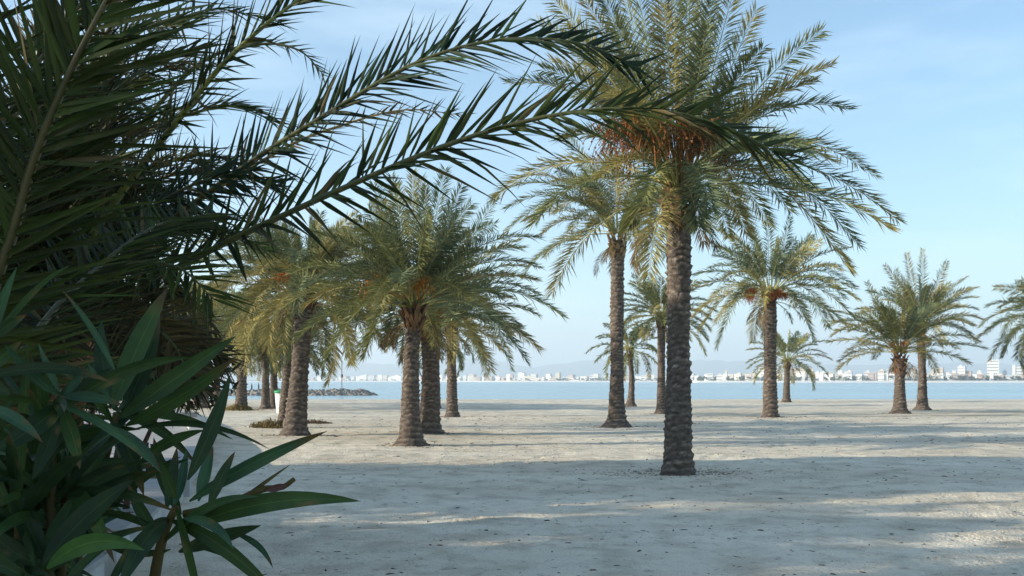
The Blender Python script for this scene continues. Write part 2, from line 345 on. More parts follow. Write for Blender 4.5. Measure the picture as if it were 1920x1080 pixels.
# second, lower row between
r = random.Random(4)
for i in range(58):
    px = 1300 + i * 11.4 + r.uniform(-5, 5); m = r.choice([mw, mw, mc, mr])
    far_building(px, r.uniform(8, 16), r.uniform(699, 705), m, placed(px, '%s shorefront houses' % wc[id(m)]), 100 + i, 0, 'houses along the far shore front', 34)
for i in range(96):
    px = 575 + i * 7.4 + r.uniform(-4, 4); m = r.choice([mw, mw, mw, mc, mr])
    top = HY - abs(r.gauss(5, 3)) - 3; cl = 'left' if px < 760 else 'middle'
    if 860 < px < 1290: top -= 1
    if px > 1240: top = min(top, 706)
    far_building(px, r.uniform(7, 14), top, m, placed(max(px, 561), 'hazy %s %s buildings' % ('tall' if top < HY - 10 else 'low' if top > HY - 7 else 'middling', wc[id(m)])), 200 + i, i % 3 == 0, 'hazy buildings of the far %s shore' % cl, 50)
# dark tree belt between the buildings and the far beach: nobody could count it
mb = MB(); n = 5200
pxs = rng.uniform(560, 2000, n); yc = np.array([coastY(p) for p in pxs]) + rng.uniform(26, 75, n)
keep = vnoise(pxs, pxs * 0, 26, 5) + rng.uniform(-.3, .3, n) > .36
keep &= (pxs > 1290) | (rng.uniform(0, 1, n) < .35)
for p, y in zip(pxs[keep], yc[keep]):
    s = rng.uniform(1.2, 3.2); c = np.array([(p - 960) / F * y, y, 2.2 + rng.uniform(.2, 4.8)])
    q = rng.normal(size=(8, 3)); q = nrm(q) * s * np.array([1, 1, .8]) + c
    col = np.array([.075, .085, .04]) * rng.uniform(.6, 1.6)
    mb.add(q, [(0, 1, 2), (2, 3, 4), (4, 5, 6), (6, 7, 0), (1, 3, 5), (3, 5, 7), (0, 4, 2), (1, 6, 4)], 0, col)
tag(mb.build('tree_belt', M['bush']), 'dark low belt of trees between the far town and its beach', kind='stuff')

# ------------------------------------------------------------------ breakwater, beacon, people
def rock_geo(mb, c, s, rs, col=(1, 1, 1)):
    import itertools
    ph = (1 + 5 ** .5) / 2
    ico = np.array([(-1, ph, 0), (1, ph, 0), (-1, -ph, 0), (1, -ph, 0), (0, -1, ph), (0, 1, ph), (0, -1, -ph), (0, 1, -ph), (ph, 0, -1), (ph, 0, 1), (-ph, 0, -1), (-ph, 0, 1)]) / 1.9
    fc = [(0, 11, 5), (0, 5, 1), (0, 1, 7), (0, 7, 10), (0, 10, 11), (1, 5, 9), (5, 11, 4), (11, 10, 2), (10, 7, 6), (7, 1, 8), (3, 9, 4), (3, 4, 2), (3, 2, 6), (3, 6, 8), (3, 8, 9), (4, 9, 5), (2, 4, 11), (6, 2, 10), (8, 6, 7), (9, 8, 1)]
    v = ico * rs.uniform(.7, 1.25, (12, 1)) * np.array(s)
    mb.add(v + c, fc, 0, col)
mb = MB()
for i in range(1500):
    u = rng.uniform(0, 1); px = 350 + u * 356; Y = rng.uniform(131, 141)
    env = min(1, (706 - px) / 40 + .25) * (.8 + .35 * float(vnoise(px, 0, 22, 4)))
    prof = 1 - abs(Y - 136) / 5.5
    z = -.55 + prof * .85 * env * rng.uniform(.75, 1.0)
    rock_geo(mb, at(px, 700, Y) * [1, 1, 0] + [0, 0, z], rng.uniform(.25, .6, 3) * [1, 1, .75], rng)
tag(mb.build('breakwater', M['rock']), 'low grey rock breakwater reaching into the bay behind the left palms', 'breakwater')
p0 = at(641, 700, 136); t = thing('beacon_mast', 'thin dark mast with a small box standing on the rock breakwater', 'mast', (p0[0], 136, .3))
mb = MB(); mb.tube([(0, 0, -.6), (0, 0, 4.05)], .055, 8); mb.build('pole', M['galv'], t)
mb = MB(); mb.tube([(0, 0, 1.75), (0, 0, 1.8), (0, 0, 2.2), (0, 0, 2.25)], [.05, .16, .16, .05], 10); mb.build('marker_drum', M['galv'], t)

def person(px, Y, z0, label, seed, h=1.7):
    r = random.Random(seed); p = at(px, 700, Y); p[2] = z0
    k = h / 1.7; J = [(0, 0, .93, .13), (0, 0, 1.12, .12), (0, 0, 1.36, .15), (0, 0, 1.48, .06), (0, 0.01, 1.56, .07), (0, 0, 1.63, .095),
        (-.17, 0, 1.38, .06), (-.24, .03, 1.1, .045), (-.22, -.06, .85, .035), (.17, 0, 1.38, .06), (.25, .03, 1.1, .045), (.2, -.08, .86, .035),
        (-.1, 0, .86, .09), (-.12, .02, .48, .065), (-.13, .05, .08, .045), (-.13, -.08, .03, .04), (.1, 0, .86, .09), (.12, -.04, .48, .065), (.14, .02, .08, .045), (.14, -.12, .03, .04)]
    E = [(0, 1), (1, 2), (2, 3), (3, 4), (4, 5), (2, 6), (6, 7), (7, 8), (2, 9), (9, 10), (10, 11), (0, 12), (12, 13), (13, 14), (14, 15), (0, 16), (16, 17), (17, 18), (18, 19)]
    me = bpy.data.meshes.new('person'); me.from_pydata([(a * k, b * k, c * k) for a, b, c, _ in J], E, []); me.materials.append(M['cloth'])
    o = bpy.data.objects.new('person', me); C.objects.link(o); o.location = p; o.rotation_euler = (0, 0, r.uniform(-2, 2))
    md = o.modifiers.new('skin', 'SKIN'); sv = me.skin_vertices[0].data
    for i, j in enumerate(J): sv[i].radius = (j[3] * k, j[3] * k * .8)
    sv[0].use_root = True
    o.modifiers.new('sub', 'SUBSURF').levels = 1
    tag(o, label, 'person')
person(472, 139, -.35, 'leftmost distant person in dark clothes beyond the breakwater', 1)
person(485, 139, -.3, 'middle distant person in dark clothes beyond the breakwater', 2, 1.75)
person(494, 139.5, -.4, 'distant person in dark clothes nearest the leaning palm trunk', 3, 1.6)

# ------------------------------------------------------------------ palms
GREEN = np.array([.175, .185, .075]); BLUE = np.array([.138, .168, .095]); OLD = np.array([.35, .30, .12]); DEAD = np.array([.20, .14, .07]); YOUNG = np.array([.10, .15, .04])
def catmull(P, n):
    P = np.asarray(P, float); P = np.vstack([2 * P[0] - P[1], P, 2 * P[-1] - P[-2]]); o = []
    m = len(P) - 3
    for u in np.linspace(0, m - 1e-6, n):
        i = int(u); t = u - i; a, b, c, d = P[i:i + 4]
        o.append(.5 * (2 * b + (c - a) * t + (2 * a - 5 * b + 4 * c - d) * t * t + (3 * b - a - 3 * c + d) * t ** 3))
    return np.array(o)
def frond(mb, pts, leaf, n, wid, rs, up=(0, 0, 1), fold=False, col=GREEN, bare=.16, rr=.016, droop=.18, vee=.45, ragged=.12, tipcol=None, rcol=None, wob=1.0):
    pts = np.asarray(pts, float); seg = np.linalg.norm(np.diff(pts, axis=0), axis=1); s = np.concatenate([[0], np.cumsum(seg)]); Lt = s[-1]
    u = np.repeat(np.linspace(bare, .995, n), 2) + rs.normal(0, .35 / n, 2 * n); u = np.clip(u, bare * .9, 1)
    sd = np.tile([1., -1.], n)
    P = np.stack([np.interp(u * Lt, s, pts[:, k]) for k in range(3)], 1)
    Tg = np.gradient(pts, axis=0); T = nrm(np.stack([np.interp(u * Lt, s, Tg[:, k]) for k in range(3)], 1))
    U0 = np.array(up, float); Sd = nrm(np.cross(T, U0)); bad = np.linalg.norm(np.cross(T, U0), axis=1) < .12
    Sd[bad] = nrm(np.cross(T[bad], U0 + np.array([.3, .2, 0]))); Un = np.cross(Sd, T)
    q = (u - bare) / (1 - bare)
    ang = np.radians(64 - 26 * q + rs.normal(0, 7 * wob, 2 * n)); v = vee + rs.normal(0, (.2 if fold else .34) * wob, 2 * n)
    D = nrm(np.cos(ang)[:, None] * T + np.sin(ang)[:, None] * (sd[:, None] * Sd * np.cos(v)[:, None] + Un * np.sin(v)[:, None]))
    ll = leaf * np.clip(.55 + 1.4 * q, 0, 1) * (1 - .48 * np.clip((q - .5) / .5, 0, 1) ** 1.6) * rs.uniform(1 - ragged * 1.6, 1 + ragged, 2 * n)
    Wv = nrm(T - (T * D).sum(1, keepdims=True) * D); Nn = np.cross(D, Wv)
    tw = rs.normal(0, .5, 2 * n)[:, None]; Wv = Wv * np.cos(tw) + Nn * np.sin(tw); Nn = np.cross(D, Wv)
    dz = np.zeros((2 * n, 3)); dz[:, 2] = -ll * droop * rs.uniform(.4, 1.5, 2 * n)
    w = (wid * rs.uniform(.8, 1.15, 2 * n))[:, None] * .5; l = ll[:, None]
    tint = np.array(col)[None] * (rs.uniform(.55, 1.7, (2 * n, 1)) * (1 + rs.normal(0, .07, (2 * n, 3))) if fold else rs.uniform(.78, 1.25, (2 * n, 1)))
    if fold:      # some leaflets are dry or bent
        dry = rs.uniform(0, 1, 2 * n) < .07; tint[dry] = np.array([.11, .085, .035]) * rs.uniform(.6, 1.4, (int(dry.sum()), 1)); D = nrm(D + rs.normal(0, .07, D.shape)); dz[dry] *= 3.5
    if tipcol is not None:
        f = np.clip((q - .6) / .35, 0, 1)[:, None]; tint = tint * (1 - f) + np.array(tipcol)[None] * f
    K = 2 * n
    if not fold:
        V = np.stack([P, P + D * l * .38 + dz * .14 + Wv * w, P + D * l + dz, P + D * l * .38 + dz * .14 - Wv * w], 1).reshape(-1, 3)
        Fc = (np.arange(K)[:, None] * 4 + np.array([0, 1, 2, 3])[None]).tolist(); c = np.repeat(tint, 4, 0)
    else:
        st = []
        for sv_, wv_ in ((0, .4), (.2, 1.), (.5, .68), (.8, .3)):
            cpt = P + D * l * sv_ + dz * sv_ * sv_; h = Nn * w * wv_ * .55
            st += [cpt + Wv * w * wv_ + h, cpt - h * .3, cpt - Wv * w * wv_ + h]
        st.append(P + D * l + dz)
        V = np.stack(st, 1).reshape(-1, 3); base = []
        for k in range(3):
            a = k * 3; base += [(a, a + 1, a + 4, a + 3), (a + 1, a + 2, a + 5, a + 4)]
        Fc = (np.arange(K)[:, None, None] * 13 + np.array(base)[None]).reshape(-1, 4).tolist()
        Fc += (np.arange(K)[:, None, None] * 13 + np.array([(9, 10, 12), (10, 11, 12)])[None]).reshape(-1, 3).tolist(); c = np.repeat(tint, 13, 0)
    mb.add(V, Fc, 0, c)
    k = len(pts); rad = rr * (1 - .85 * np.linspace(0, 1, k)) ; rad[0] *= 1.9
    mb.tube(pts, rad, 5 if not fold else 8, 1, rcol if rcol is not None else np.array(col) * 1.35 + np.array([.06, .045, .0]))
def arc(P0, az, el, Ln, bend, k=12, pw=1.3):
    """frond centre line leaving at elevation el and bending down by bend radians"""
    P = [np.array(P0, float)]; h = np.array([math.cos(az), math.sin(az), 0])
    for i in range(k):
        t = (i + .5) / k; e = el - bend * t ** pw; P.append(P[-1] + (h * math.cos(e) + np.array([0, 0, math.sin(e)])) * Ln / k)
    return np.array(P)
def bez(P0, P3, arch, k=12):
    P0 = np.array(P0, float); P3 = np.array(P3, float); d = P3 - P0; ln = np.linalg.norm(d); P1 = P0 + d * .42 + np.array([0, 0, arch * ln * 1.15]); t = np.linspace(0, 1, k)[:, None]
    return (1 - t) ** 2 * P0 + 2 * t * (1 - t) * P1 + t * t * P3

def trunk_geo(base, top, r0, r1, rs, flare=.3, curve=(0, 0), fine=True, bulge=0):
    """leaf-scar covered palm trunk as one surface"""
    h = top[2] - base[2]; nz_ = max(20, int(h / (.035 if fine else .08))); na = 36 if fine else 18
    row = .115 * r0 / .22 + .02; ns = 9
    V = []; Cl = []
    zz = np.linspace(0, 1, nz_); th = np.arange(na) / na * 2 * math.pi
    jit = rs.uniform(.15, 1.6, 4000)
    for t in zz:
        z = t * h; zf = max(0, z - .12); cx = base[0] + (top[0] - base[0]) * t + curve[0] * math.sin(math.pi * t); cy = base[1] + (top[1] - base[1]) * t + curve[1] * math.sin(math.pi * t)
        R = r0 + (r1 - r0) * t + r0 * .05 * math.sin(z * 1.7 + base[1]) + r0 * flare * 1.35 * math.exp(-zf / .3) + r0 * flare * .45 * math.exp(-zf / .9) + r0 * flare * 1.1 * math.exp(-(zf / .14) ** 2) + bulge * math.exp(-((1 - t) * h / .5) ** 2)
        wob = .035 * math.sin(z * 2.1 + base[0]) * r0
        v = z / row + .45 * np.sin(th * 1 + base[0]) + 1.9 * (vnoise(th * 1.6 + 9, th * 0 + z * 3, 1., 8) - .5) * np.sin(th / 2) ** 2 + .25 * np.sin(z * 5 + base[1]) + 1.6 * float(vnoise(z * 1.4 + 3, base[0], 1., 4)); best = np.zeros(na); sh = np.zeros(na)
        k0 = np.floor(v); fv = v - k0; uu = th / (2 * math.pi) * ns + .5 * (k0 % 2) + k0 * .13; fu = uu - np.floor(uu)
        idx = (k0.astype(int) * 17 + np.floor(uu).astype(int) % ns * 5) % 4000; j = jit[idx]
        j = j * (.45 + 1.1 * vnoise(np.cos(th) * 1.3 + 7, np.sin(th) * 1.3 + z * 2.3 + 5, 1., 9)); lip = np.clip(fv * 1.25, 0, 1) ** 2 * np.where(fv > .85, (1 - fv) / .15, 1) * (1 - (2 * np.abs(fu - .5)) ** 3 * .7)
        rad = R + wob + r0 * .15 * lip * j + rs.normal(0, .010, na) * (r0 / .22)
        V.append(np.stack([cx + rad * np.cos(th), cy + rad * np.sin(th), np.full(na, base[2] + z)], 1))
        # bark colour: paler on the scar lips, darker in the grooves
        f = (lip * .9 * np.clip(j, .6, 1.2))[:, None]
        f = f * rs.uniform(.35, 1.25, (na, 1)); c = np.array([.095, .080, .072]) * (1 - f) + np.array([.31, .27, .23]) * f
        if t > .93 or (fine and t > .97): c = c * np.array([.75, .6, .5])
        Cl.append(c)
    V = np.concatenate(V); Cl = np.concatenate(Cl); i = np.arange(nz_ - 1)[:, None] * na; j = np.arange(na)[None]
    Fc = np.stack([i + j, i + (j + 1) % na, i + na + (j + 1) % na, i + na + j], -1).reshape(-1, 4).tolist()
    Fc.append(list(range((nz_ - 1) * na, nz_ * na)))
    return V, Fc, Cl
def boots(mb, c, r, h, rs, n=34, col=(.17, .095, .05)):
    for i in range(n):
        a = i * 2.4 + rs.uniform(-.2, .2); f = i / n; z = c[2] - h + f * h; rr = r * (.95 + .25 * math.sin(f * math.pi))
        d = np.array([math.cos(a), math.sin(a), 0]); tgt = np.array([-d[1], d[0], 0]); w = r * rs.uniform(.22, .36)
        b0 = np.array([c[0], c[1], z]) + d * rr * .8; ln = rs.uniform(.10, .2) * (1 + f * .6); up_ = np.array([0, 0, 1.])
        tip = b0 + d * ln * rs.uniform(.45, .85) + up_ * ln
        V = [b0 - tgt * w - up_ * .08, b0 + tgt * w - up_ * .08, b0 + tgt * w + d * .06, b0 - tgt * w + d * .06,
             tip - tgt * w * .5 - d * .03, tip + tgt * w * .5 - d * .03, tip + tgt * w * .5 + d * .02, tip - tgt * w * .5 + d * .02]
        mb.add(V, [(0, 3, 2, 1), (4, 5, 6, 7), (0, 1, 5, 4), (1, 2, 6, 5), (2, 3, 7, 6), (3, 0, 4, 7)], 0, np.array(col) * rs.uniform(.5, 1.5))
    # fibre matting under the boots
    for i in range(n * 3):
        a = rs.uniform(0, 6.28); z = c[2] - h + rs.uniform(0, 1) * h; d = np.array([math.cos(a), math.sin(a), 0]); b0 = np.array([c[0], c[1], z]) + d * r * 1.02
        e = b0 + d * rs.uniform(.03, .14) + np.array([0, 0, rs.uniform(-.2, .12)]); t_ = np.array([-d[1], d[0], 0]) * .012
        mb.add([b0 - t_, b0 + t_, e], [(0, 1, 2)], 0, np.array(col) * rs.uniform(.5, 1.8))
def fruit(mb, c, az, rs, ln=.9, n=42, col=(.50, .16, .03), spread=.5, el=1.1, dates=True):
    st = arc(c, az, el, ln, 1.2, 8); mb.tube(st, .016, 5, 0, np.array(col) * 1.0 + np.array([.08, .1, .03]))
    e = st[-1]
    for i in range(n):
        b = st[5] + (st[-1] - st[5]) * rs.uniform(0, 1); p = arc(b, az + rs.normal(0, .8) * spread * 2, rs.uniform(-.7, .7), ln * rs.uniform(.35, .7), 1.5, 5)
        mb.tube(p, .0055, 3, 0, np.array(col) * rs.uniform(.6, 1.35), cap=False)
        if dates:
            for k in range(5):
                q = p[1 + k % 5] + rs.normal(0, .012, 3); s_ = .016
                mb.add(q + np.array([(s_, 0, 0), (-s_, 0, 0), (0, s_, 0), (0, -s_, 0), (0, 0, s_ * 1.5), (0, 0, -s_ * 1.5)]), [(0, 2, 4), (2, 1, 4), (1, 3, 4), (3, 0, 4), (2, 0, 5), (1, 2, 5), (3, 1, 5), (0, 3, 5)], 0, np.array(col) * rs.uniform(.5, 1.2))

BASES = []
def palm(label, base_px, base_py, top_px, top_py, wid_px, seed, nf=44, flen=None, tips=(), detail=2, fr=(), lean_y=0, crown_py=None, el_lo=-.35, el_hi=1.35, bend=(.9, 1.7),
         yellow=.3, flare=.3, curve=(0, 0), group='date palms growing on the beach', Y=None, boot_h=.55, bulge=0, azlist=None, rad_px=None, bootcol=(.17, .095, .05), fcol=(.50, .16, .03), stalks=0):
    rs = np.random.default_rng(seed)
    Y = Y or groundY(base_py); b = at(base_px, base_py, Y); b[2] = 0
    if b[1] > 84: b[2] = float(ground_z(b[0], b[1]))
    tp = at(top_px, top_py, Y); tp[1] += lean_y; r1 = wid_px / F * Y / 2; r0 = r1 * 1.08
    t = thing('palm_tree', label, 'palm tree', (b[0], b[1], 0), group)
    o0 = np.array([b[0], b[1], 0]); BASES.append((b[0], b[1], r1))
    V, Fc, Cl = trunk_geo(b - o0 - [0, 0, .12], tp - o0, r0, r1, rs, flare, curve, detail > 0, bulge)
    mesh_obj('trunk', V, Fc, M['bark'], t, None, Cl, True)
    c = tp - o0 + np.array([0, 0, .12]); mbo = MB(); boots(mbo, c + [0, 0, .15], r1 * 1.12, boot_h, rs, 40 if detail > 0 else 20, bootcol); mbo.build('leaf_bases', M['plain'], t)
    cc = tp - o0 + np.array([0, 0, .25]); mb = MB()
    nf = int(nf * 1.35); n = {2: 125, 1: 88, 0: 54}[detail]; wl = {2: .024, 1: .032, 0: .05}[detail]; lf = {2: .53, 1: .55, 0: .54}[detail] * min(1, flen / 3.6)
    def fcolr(old):
        base = BLUE if rs.uniform() < .45 else GREEN
        if rs.uniform() < yellow * (1.3 if old else .5): base = OLD * rs.uniform(.7, 1.05)
        return base * rs.uniform(.8, 1.2)
    for (tx, ty, dy, ar) in tips:
        P3 = at(tx, ty, Y + dy) - o0; d = nrm((P3 - cc) * [1, 1, 0]); P = bez(cc + d * r1 * .7, P3, ar, 14); col = fcolr(ar < .1)
        vert = abs(P3[2] - cc[2]) > 1.1 * np.linalg.norm((P3 - cc)[:2]); frond(mb, P, lf, n, wl, rs, (rs.uniform(-.5, .5), -.9, .2) if vert and P3[2] > cc[2] else (0, 0, 1), False, col, .24, .022, .15, .4, .15, OLD if rs.uniform() < .3 else None)
    for i in range(nf):
        f = (i + .5) / nf; az = i * 2.39996 + rs.uniform(-.25, .25); el = el_lo + (el_hi - el_lo) * (1 - f) ** .8 * 1.0; el = el_hi - (el_hi - el_lo) * f ** 1.1
        if azlist is not None: az = rs.uniform(*azlist)
        L_ = flen * (.62 + .38 * min(1, f * 2.5)) * rs.uniform(.85, 1.1); bd = rs.uniform(*bend) * (.55 + .45 * min(1, f * 2))
        P = arc(cc + np.array([math.cos(az), math.sin(az), 0]) * r1 * .7 + [0, 0, .2 * (1 - f)], az, el, L_, bd)
        frond(mb, P, lf, n, wl, rs, (0, 0, 1) if el < 1.0 else (math.cos(az + 1.5), math.sin(az + 1.5), .3), False, fcolr(f > .6), .24, .022, .18, .42, .15, OLD * .9 if rs.uniform() < .25 else None)
    for i in range(5 if detail else 2):
        az = rs.uniform(0, 6.28); P = arc(cc + np.array([math.cos(az), math.sin(az), 0]) * r1 * .8 - [0, 0, .35], az, rs.uniform(-.5, -.1), flen * rs.uniform(.22, .42), rs.uniform(.8, 1.3), 8)
        frond(mb, P, lf * .5, n // 3, wl * .8, rs, (0, 0, 1), False, DEAD * rs.uniform(.6, 1.1), .3, .02, .5, .2, .2)
    mb.build('crown', [M['leaf'], M['rachis']], t)
    if stalks:
        ms = MB()
        for i in range(stalks):
            az = rs.uniform(3.3, 6.1); P = arc(cc - [0, 0, .1], az, rs.uniform(.9, 1.5), rs.uniform(.9, 1.5), rs.uniform(.1, .6), 8); ms.tube(P, np.linspace(.02, .007, 9), 5, 0, np.array([.42, .21, .06]) * rs.uniform(.6, 1.2))
            for k in range(12): ms.tube(arc(P[-1 - k % 3], az + rs.normal(0, .6), rs.uniform(-.2, 1.2), rs.uniform(.15, .4), .6, 3), .004, 3, 0, np.array([.36, .13, .03]) * rs.uniform(.6, 1.3), cap=False)
        ms.build('flower_stalks', M['fruit'], t)
    for (az, ln, el, nn) in fr:
        mf = MB(); fruit(mf, cc + [0, 0, .1], az, rs, ln, nn, fcol, .45, el); mf.build('fruit_cluster', M['fruit'], t)
    return t

# the big palm right of the middle, crown cut by the top of the frame
palm('largest beach palm, its thick trunk nearest the camera and crown above the frame', 1271, 887, 1273, 385, 40, 11, nf=12, flen=3.3, detail=2, yellow=.35, flare=.16, boot_h=.75,
     el_lo=-.2, el_hi=1.5, bend=(.7, 1.3),
     tips=[(1682, 412, .5, .34), (1608, 458, .9, .42), (1592, 205, .3, .34), (1560, 122, -.6, .22), (1540, 58, .2, .14), (1418, 18, .6, .06), (1592, 505, -.6, .5), (1500, 350, -2.2, .42), (1390, 405, 2.2, .45),
           (1330, -70, .8, .05), (1262, -110, -.6, .03), (1185, -70, .4, .06), (1120, -30, -.9, .1), (1225, -90, 1.2, .03), (1385, -50, -.4, .08), (1295, -130, 0, .02), (1165, -20, 1.6, .1), (1240, -60, -1.6, .06), (1340, -20, -1.8, .08), (1290, -40, 1.8, .05),
           (1035, 112, .4, .22), (1065, 55, -.8, .16), (950, 155, 1.0, .3), (1050, 260, -.6, .35), (1105, 180, -1.6, .3), (1030, -10, .6, .12), (1010, 40, 1.2, .2), (1110, 80, .9, .15), (1150, 40, -1.2, .12), (1090, -10, -.5, .12),
           (1128, 330, -1.6, .35), (1180, 425, .9, .4), (1205, 380, -2.0, .38), (1310, 425, -1.0, .42), (1335, 395, -1.8, .5), (1440, 420, 1.8, .45), (1560, 300, -2.0, .35), (1640, 330, 1.9, .32), (1480, 200, 1.6, .25), (1430, 90, -1.2, .15), (1400, 440, -1.6, .5), (1480, 395, 1.2, .48)],
     fr=[(4.2, 1.25, 1.25, 26), (4.6, 1.3, 1.35, 26), (5.2, 1.25, 1.3, 26), (3.9, 1.6, 1.05, 60), (5.6, 1.1, 1.2, 20), (3.6, 1.5, 1.15, 50), (4.8, 1.0, 1.45, 20)], fcol=(.30, .115, .035), stalks=30)
# tall palm left of it
palm('tall palm with a straight dark trunk just left of the largest beach palm', 1156, 800, 1158, 452, 22, 12, nf=14, flen=3.6, detail=2, yellow=.5, flare=.5, boot_h=.9, el_lo=0, bend=(.9, 1.3), bulge=.1, bootcol=(.3, .22, .12),
     tips=[(945, 440, 0, .55), (948, 392, .6, .42), (998, 412, -.8, .55), (1070, 432, -1.6, .6), (1012, 300, .5, .25), (1062, 252, 0, .14), (1132, 238, .6, .05), (1205, 250, -.5, .08), (1252, 432, .8, .55), (1372, 392, 0, .4), (1100, 350, -2.6, .4),
           (1195, 440, -1.2, .6), (1262, 330, .8, .3), (960, 350, -1, .35), (1040, 400, 1.8, .5), (1110, 425, 1.2, .6), (1225, 400, -1.6, .5), (1300, 420, 1.5, .5), (985, 330, 1.8, .3), (1150, 280, -1, .1), (1090, 290, 1.2, .15)])
# middle group
palm('palm with a flared base, frontmost of the group of three left of centre', 770, 838, 776, 596, 27, 13, nf=26, flen=3.4, detail=2, yellow=.15, flare=.5, el_lo=.05, bend=(.8, 1.3), curve=(-.04, 0),
     tips=[(612, 672, 0, .55), (684, 668, -.6, .7), (640, 590, .5, .4), (620, 520, -.4, .3), (835, 318, .3, .04), (775, 325, -.3, .03), (700, 345, .6, .07), (865, 350, .9, .08), (790, 335, 1.2, .03), (735, 330, -1.0, .04), (745, 345, .4, .04), (800, 352, -.6, .03), (640, 440, .4, .2), (690, 390, .9, .12), (720, 380, -1.2, .1), (900, 470, -.5, .25), (880, 560, -1.4, .45), (730, 645, 1.2, .7), (700, 560, -2, .5), (850, 400, 1, .1), (650, 500, -1.4, .35), (600, 560, 1.2, .4)],
     fr=[(3.6, 1.0, 1.2, 60), (4.4, .8, 1.4, 50), (2.9, 1.1, 1.0, 60), (5.2, .8, 1.3, 40)], fcol=(.52, .22, .03))
palm('palm with a knobbly swollen trunk close behind the flared palm left of centre', 803, 813, 804, 622, 29, 14, nf=24, flen=3.3, detail=1, yellow=.12, flare=.3, el_lo=0, bend=(.8, 1.3), curve=(.06, 0),
     tips=[(1008, 552, 0, .4), (988, 680, .5, .62), (960, 640, -.8, .6), (930, 372, .6, .12), (975, 450, -.5, .25), (985, 500, .9, .32), (908, 672, -.4, .7), (880, 430, -1, .15), (940, 560, -1.4, .45), (845, 380, 0, .04)], fr=[(4.0, .8, 1.2, 40), (5.4, .8, 1.2, 40)], fcol=(.5, .2, .03))
palm('slender palm behind the group of three, its trunk apart on the right', 848, 781, 846, 622, 16, 15, nf=30, flen=3.3, detail=1, yellow=.35, flare=.25, el_lo=-.35, bend=(.8, 1.4), boot_h=.6)
palm('palm whose small crown droops behind the group of three', 818, 772, 818, 640, 12, 35, nf=24, flen=2.8, detail=0, yellow=.3, flare=.2, Y=58, el_lo=-.6)
# left group
palm('thick leaning palm trunk beside the litter bin, front of the left row', 552, 817, 572, 560, 30, 16, nf=40, flen=3.4, detail=2, yellow=.5, flare=.3, el_lo=-.25, bend=(.9, 1.5), bootcol=(.12, .05, .035),
     tips=[(470, 560, -.5, .5), (430, 520, .5, .35), (640, 600, .5, .6), (690, 520, -.5, .4), (420, 610, 0, .5), (540, 420, 0, .1), (600, 400, .5, .05), (480, 440, .4, .15), (660, 450, -.4, .2)], fr=[(3.7, .8, .9, 40)])
palm('palm close behind the thick leaning palm, trunk slimmer and paler', 532, 802, 549, 575, 18, 17, nf=36, flen=3.4, detail=1, yellow=.5, flare=.25, el_lo=-.5, bootcol=(.2, .13, .08), boot_h=1.0)
palm('palm with dry grass around its foot in the left row', 452, 770, 455, 622, 16, 18, nf=42, flen=3.7, detail=1, yellow=.65, flare=.3, el_lo=-.5, fr=[(3.9, 1.0, .7, 50), (5.6, 1.0, .7, 50), (4.8, .9, .8, 50)], fcol=(.6, .2, .03))
palm('left one of two close palms behind the litter bin', 498, 768, 498, 660, 12, 19, nf=26, flen=2.6, detail=0, yellow=.35, flare=.35, fr=[(4.7, .8, .8, 40)], fcol=(.6, .25, .03))
palm('right one of two close palms behind the litter bin', 514, 767, 513, 655, 12, 20, nf=26, flen=2.7, detail=0, yellow=.3, flare=.2, fr=[(4.4, .8, .7, 60), (5.2, .8, .7, 60), (4.8, .6, .5, 60)], fcol=(.62, .24, .03))
palm('broad dark trunked palm leftmost in the left row', 377, 765, 378, 620, 22, 21, nf=40, flen=3.9, detail=1, yellow=.6, flare=.15, fr=[(5.0, 1.0, .7, 40), (4.2, 1.0, .7, 40)], fcol=(.6, .2, .03))
palm('thin palm half hidden between the leftmost palms', 407, 758, 406, 650, 10, 22, nf=30, flen=3.4, detail=0, yellow=.5, fr=[(5.0, .9, .7, 30)])
palm('palm hidden behind the thick leaning palm with fronds showing on its right', 563, 760, 566, 662, 12, 23, nf=34, flen=2.7, detail=0, yellow=.1, el_lo=-.6, el_hi=1.2)
palm('palm with a yellow crown at the back of the left row', 330, 752, 330, 600, 14, 24, nf=34, flen=3.9, detail=0, yellow=.7, Y=62)
# right side
palm('small curved palm behind the tall dark trunk palm', 1181, 762, 1181, 664, 9, 25, nf=22, flen=2.7, detail=0, yellow=.3, flare=.6, curve=(.12, 0), boot_h=.5, el_lo=-.35, el_hi=1.45)
palm('slim palm with an upright crown just left of the largest trunk', 1240, 775, 1240, 604, 13, 26, nf=36, flen=2.8, detail=1, yellow=.25, flare=.3, el_lo=-.35, el_hi=1.5, bend=(.7, 1.2), bootcol=(.10, .06, .04))
palm('date palm hung with dark orange fruit right of the largest trunk', 1444, 783, 1444, 562, 21, 27, nf=26, flen=3.7, detail=1, yellow=.3, flare=.18, el_lo=-.1, el_hi=1.4, bend=(.8, 1.3),
     tips=[(1312, 620, 0, .5), (1345, 652, -.6, .65), (1330, 455, .3, .2), (1340, 480, -.8, .25), (1405, 418, 0, .05), (1440, 402, .5, .02), (1480, 410, -.4, .05), (1605, 540, .4, .42), (1600, 595, -.5, .42), (1575, 500, 0, .28), (1560, 600, .8, .5), (1525, 640, -1, .6), (1412, 640, 1.2, .7), (1370, 440, .8, .12), (1520, 440, .4, .12), (1380, 560, -1.2, .4), (1585, 560, 1, .4)],
     fr=[(3.5, 1.0, .5, 80), (3.25, .9, .35, 80), (5.2, .6, .3, 80), (4.6, .6, .2, 80), (5.8, .6, .2, 60)], fcol=(.42, .13, .03), boot_h=.3)
palm('small distant palm seen right of the fruiting date palm trunk', 1474, 754, 1476, 684, 10, 28, nf=26, flen=3.4, detail=0, yellow=.2, flare=.3, el_lo=-.3, el_hi=1.5, bend=(.8, 1.4))
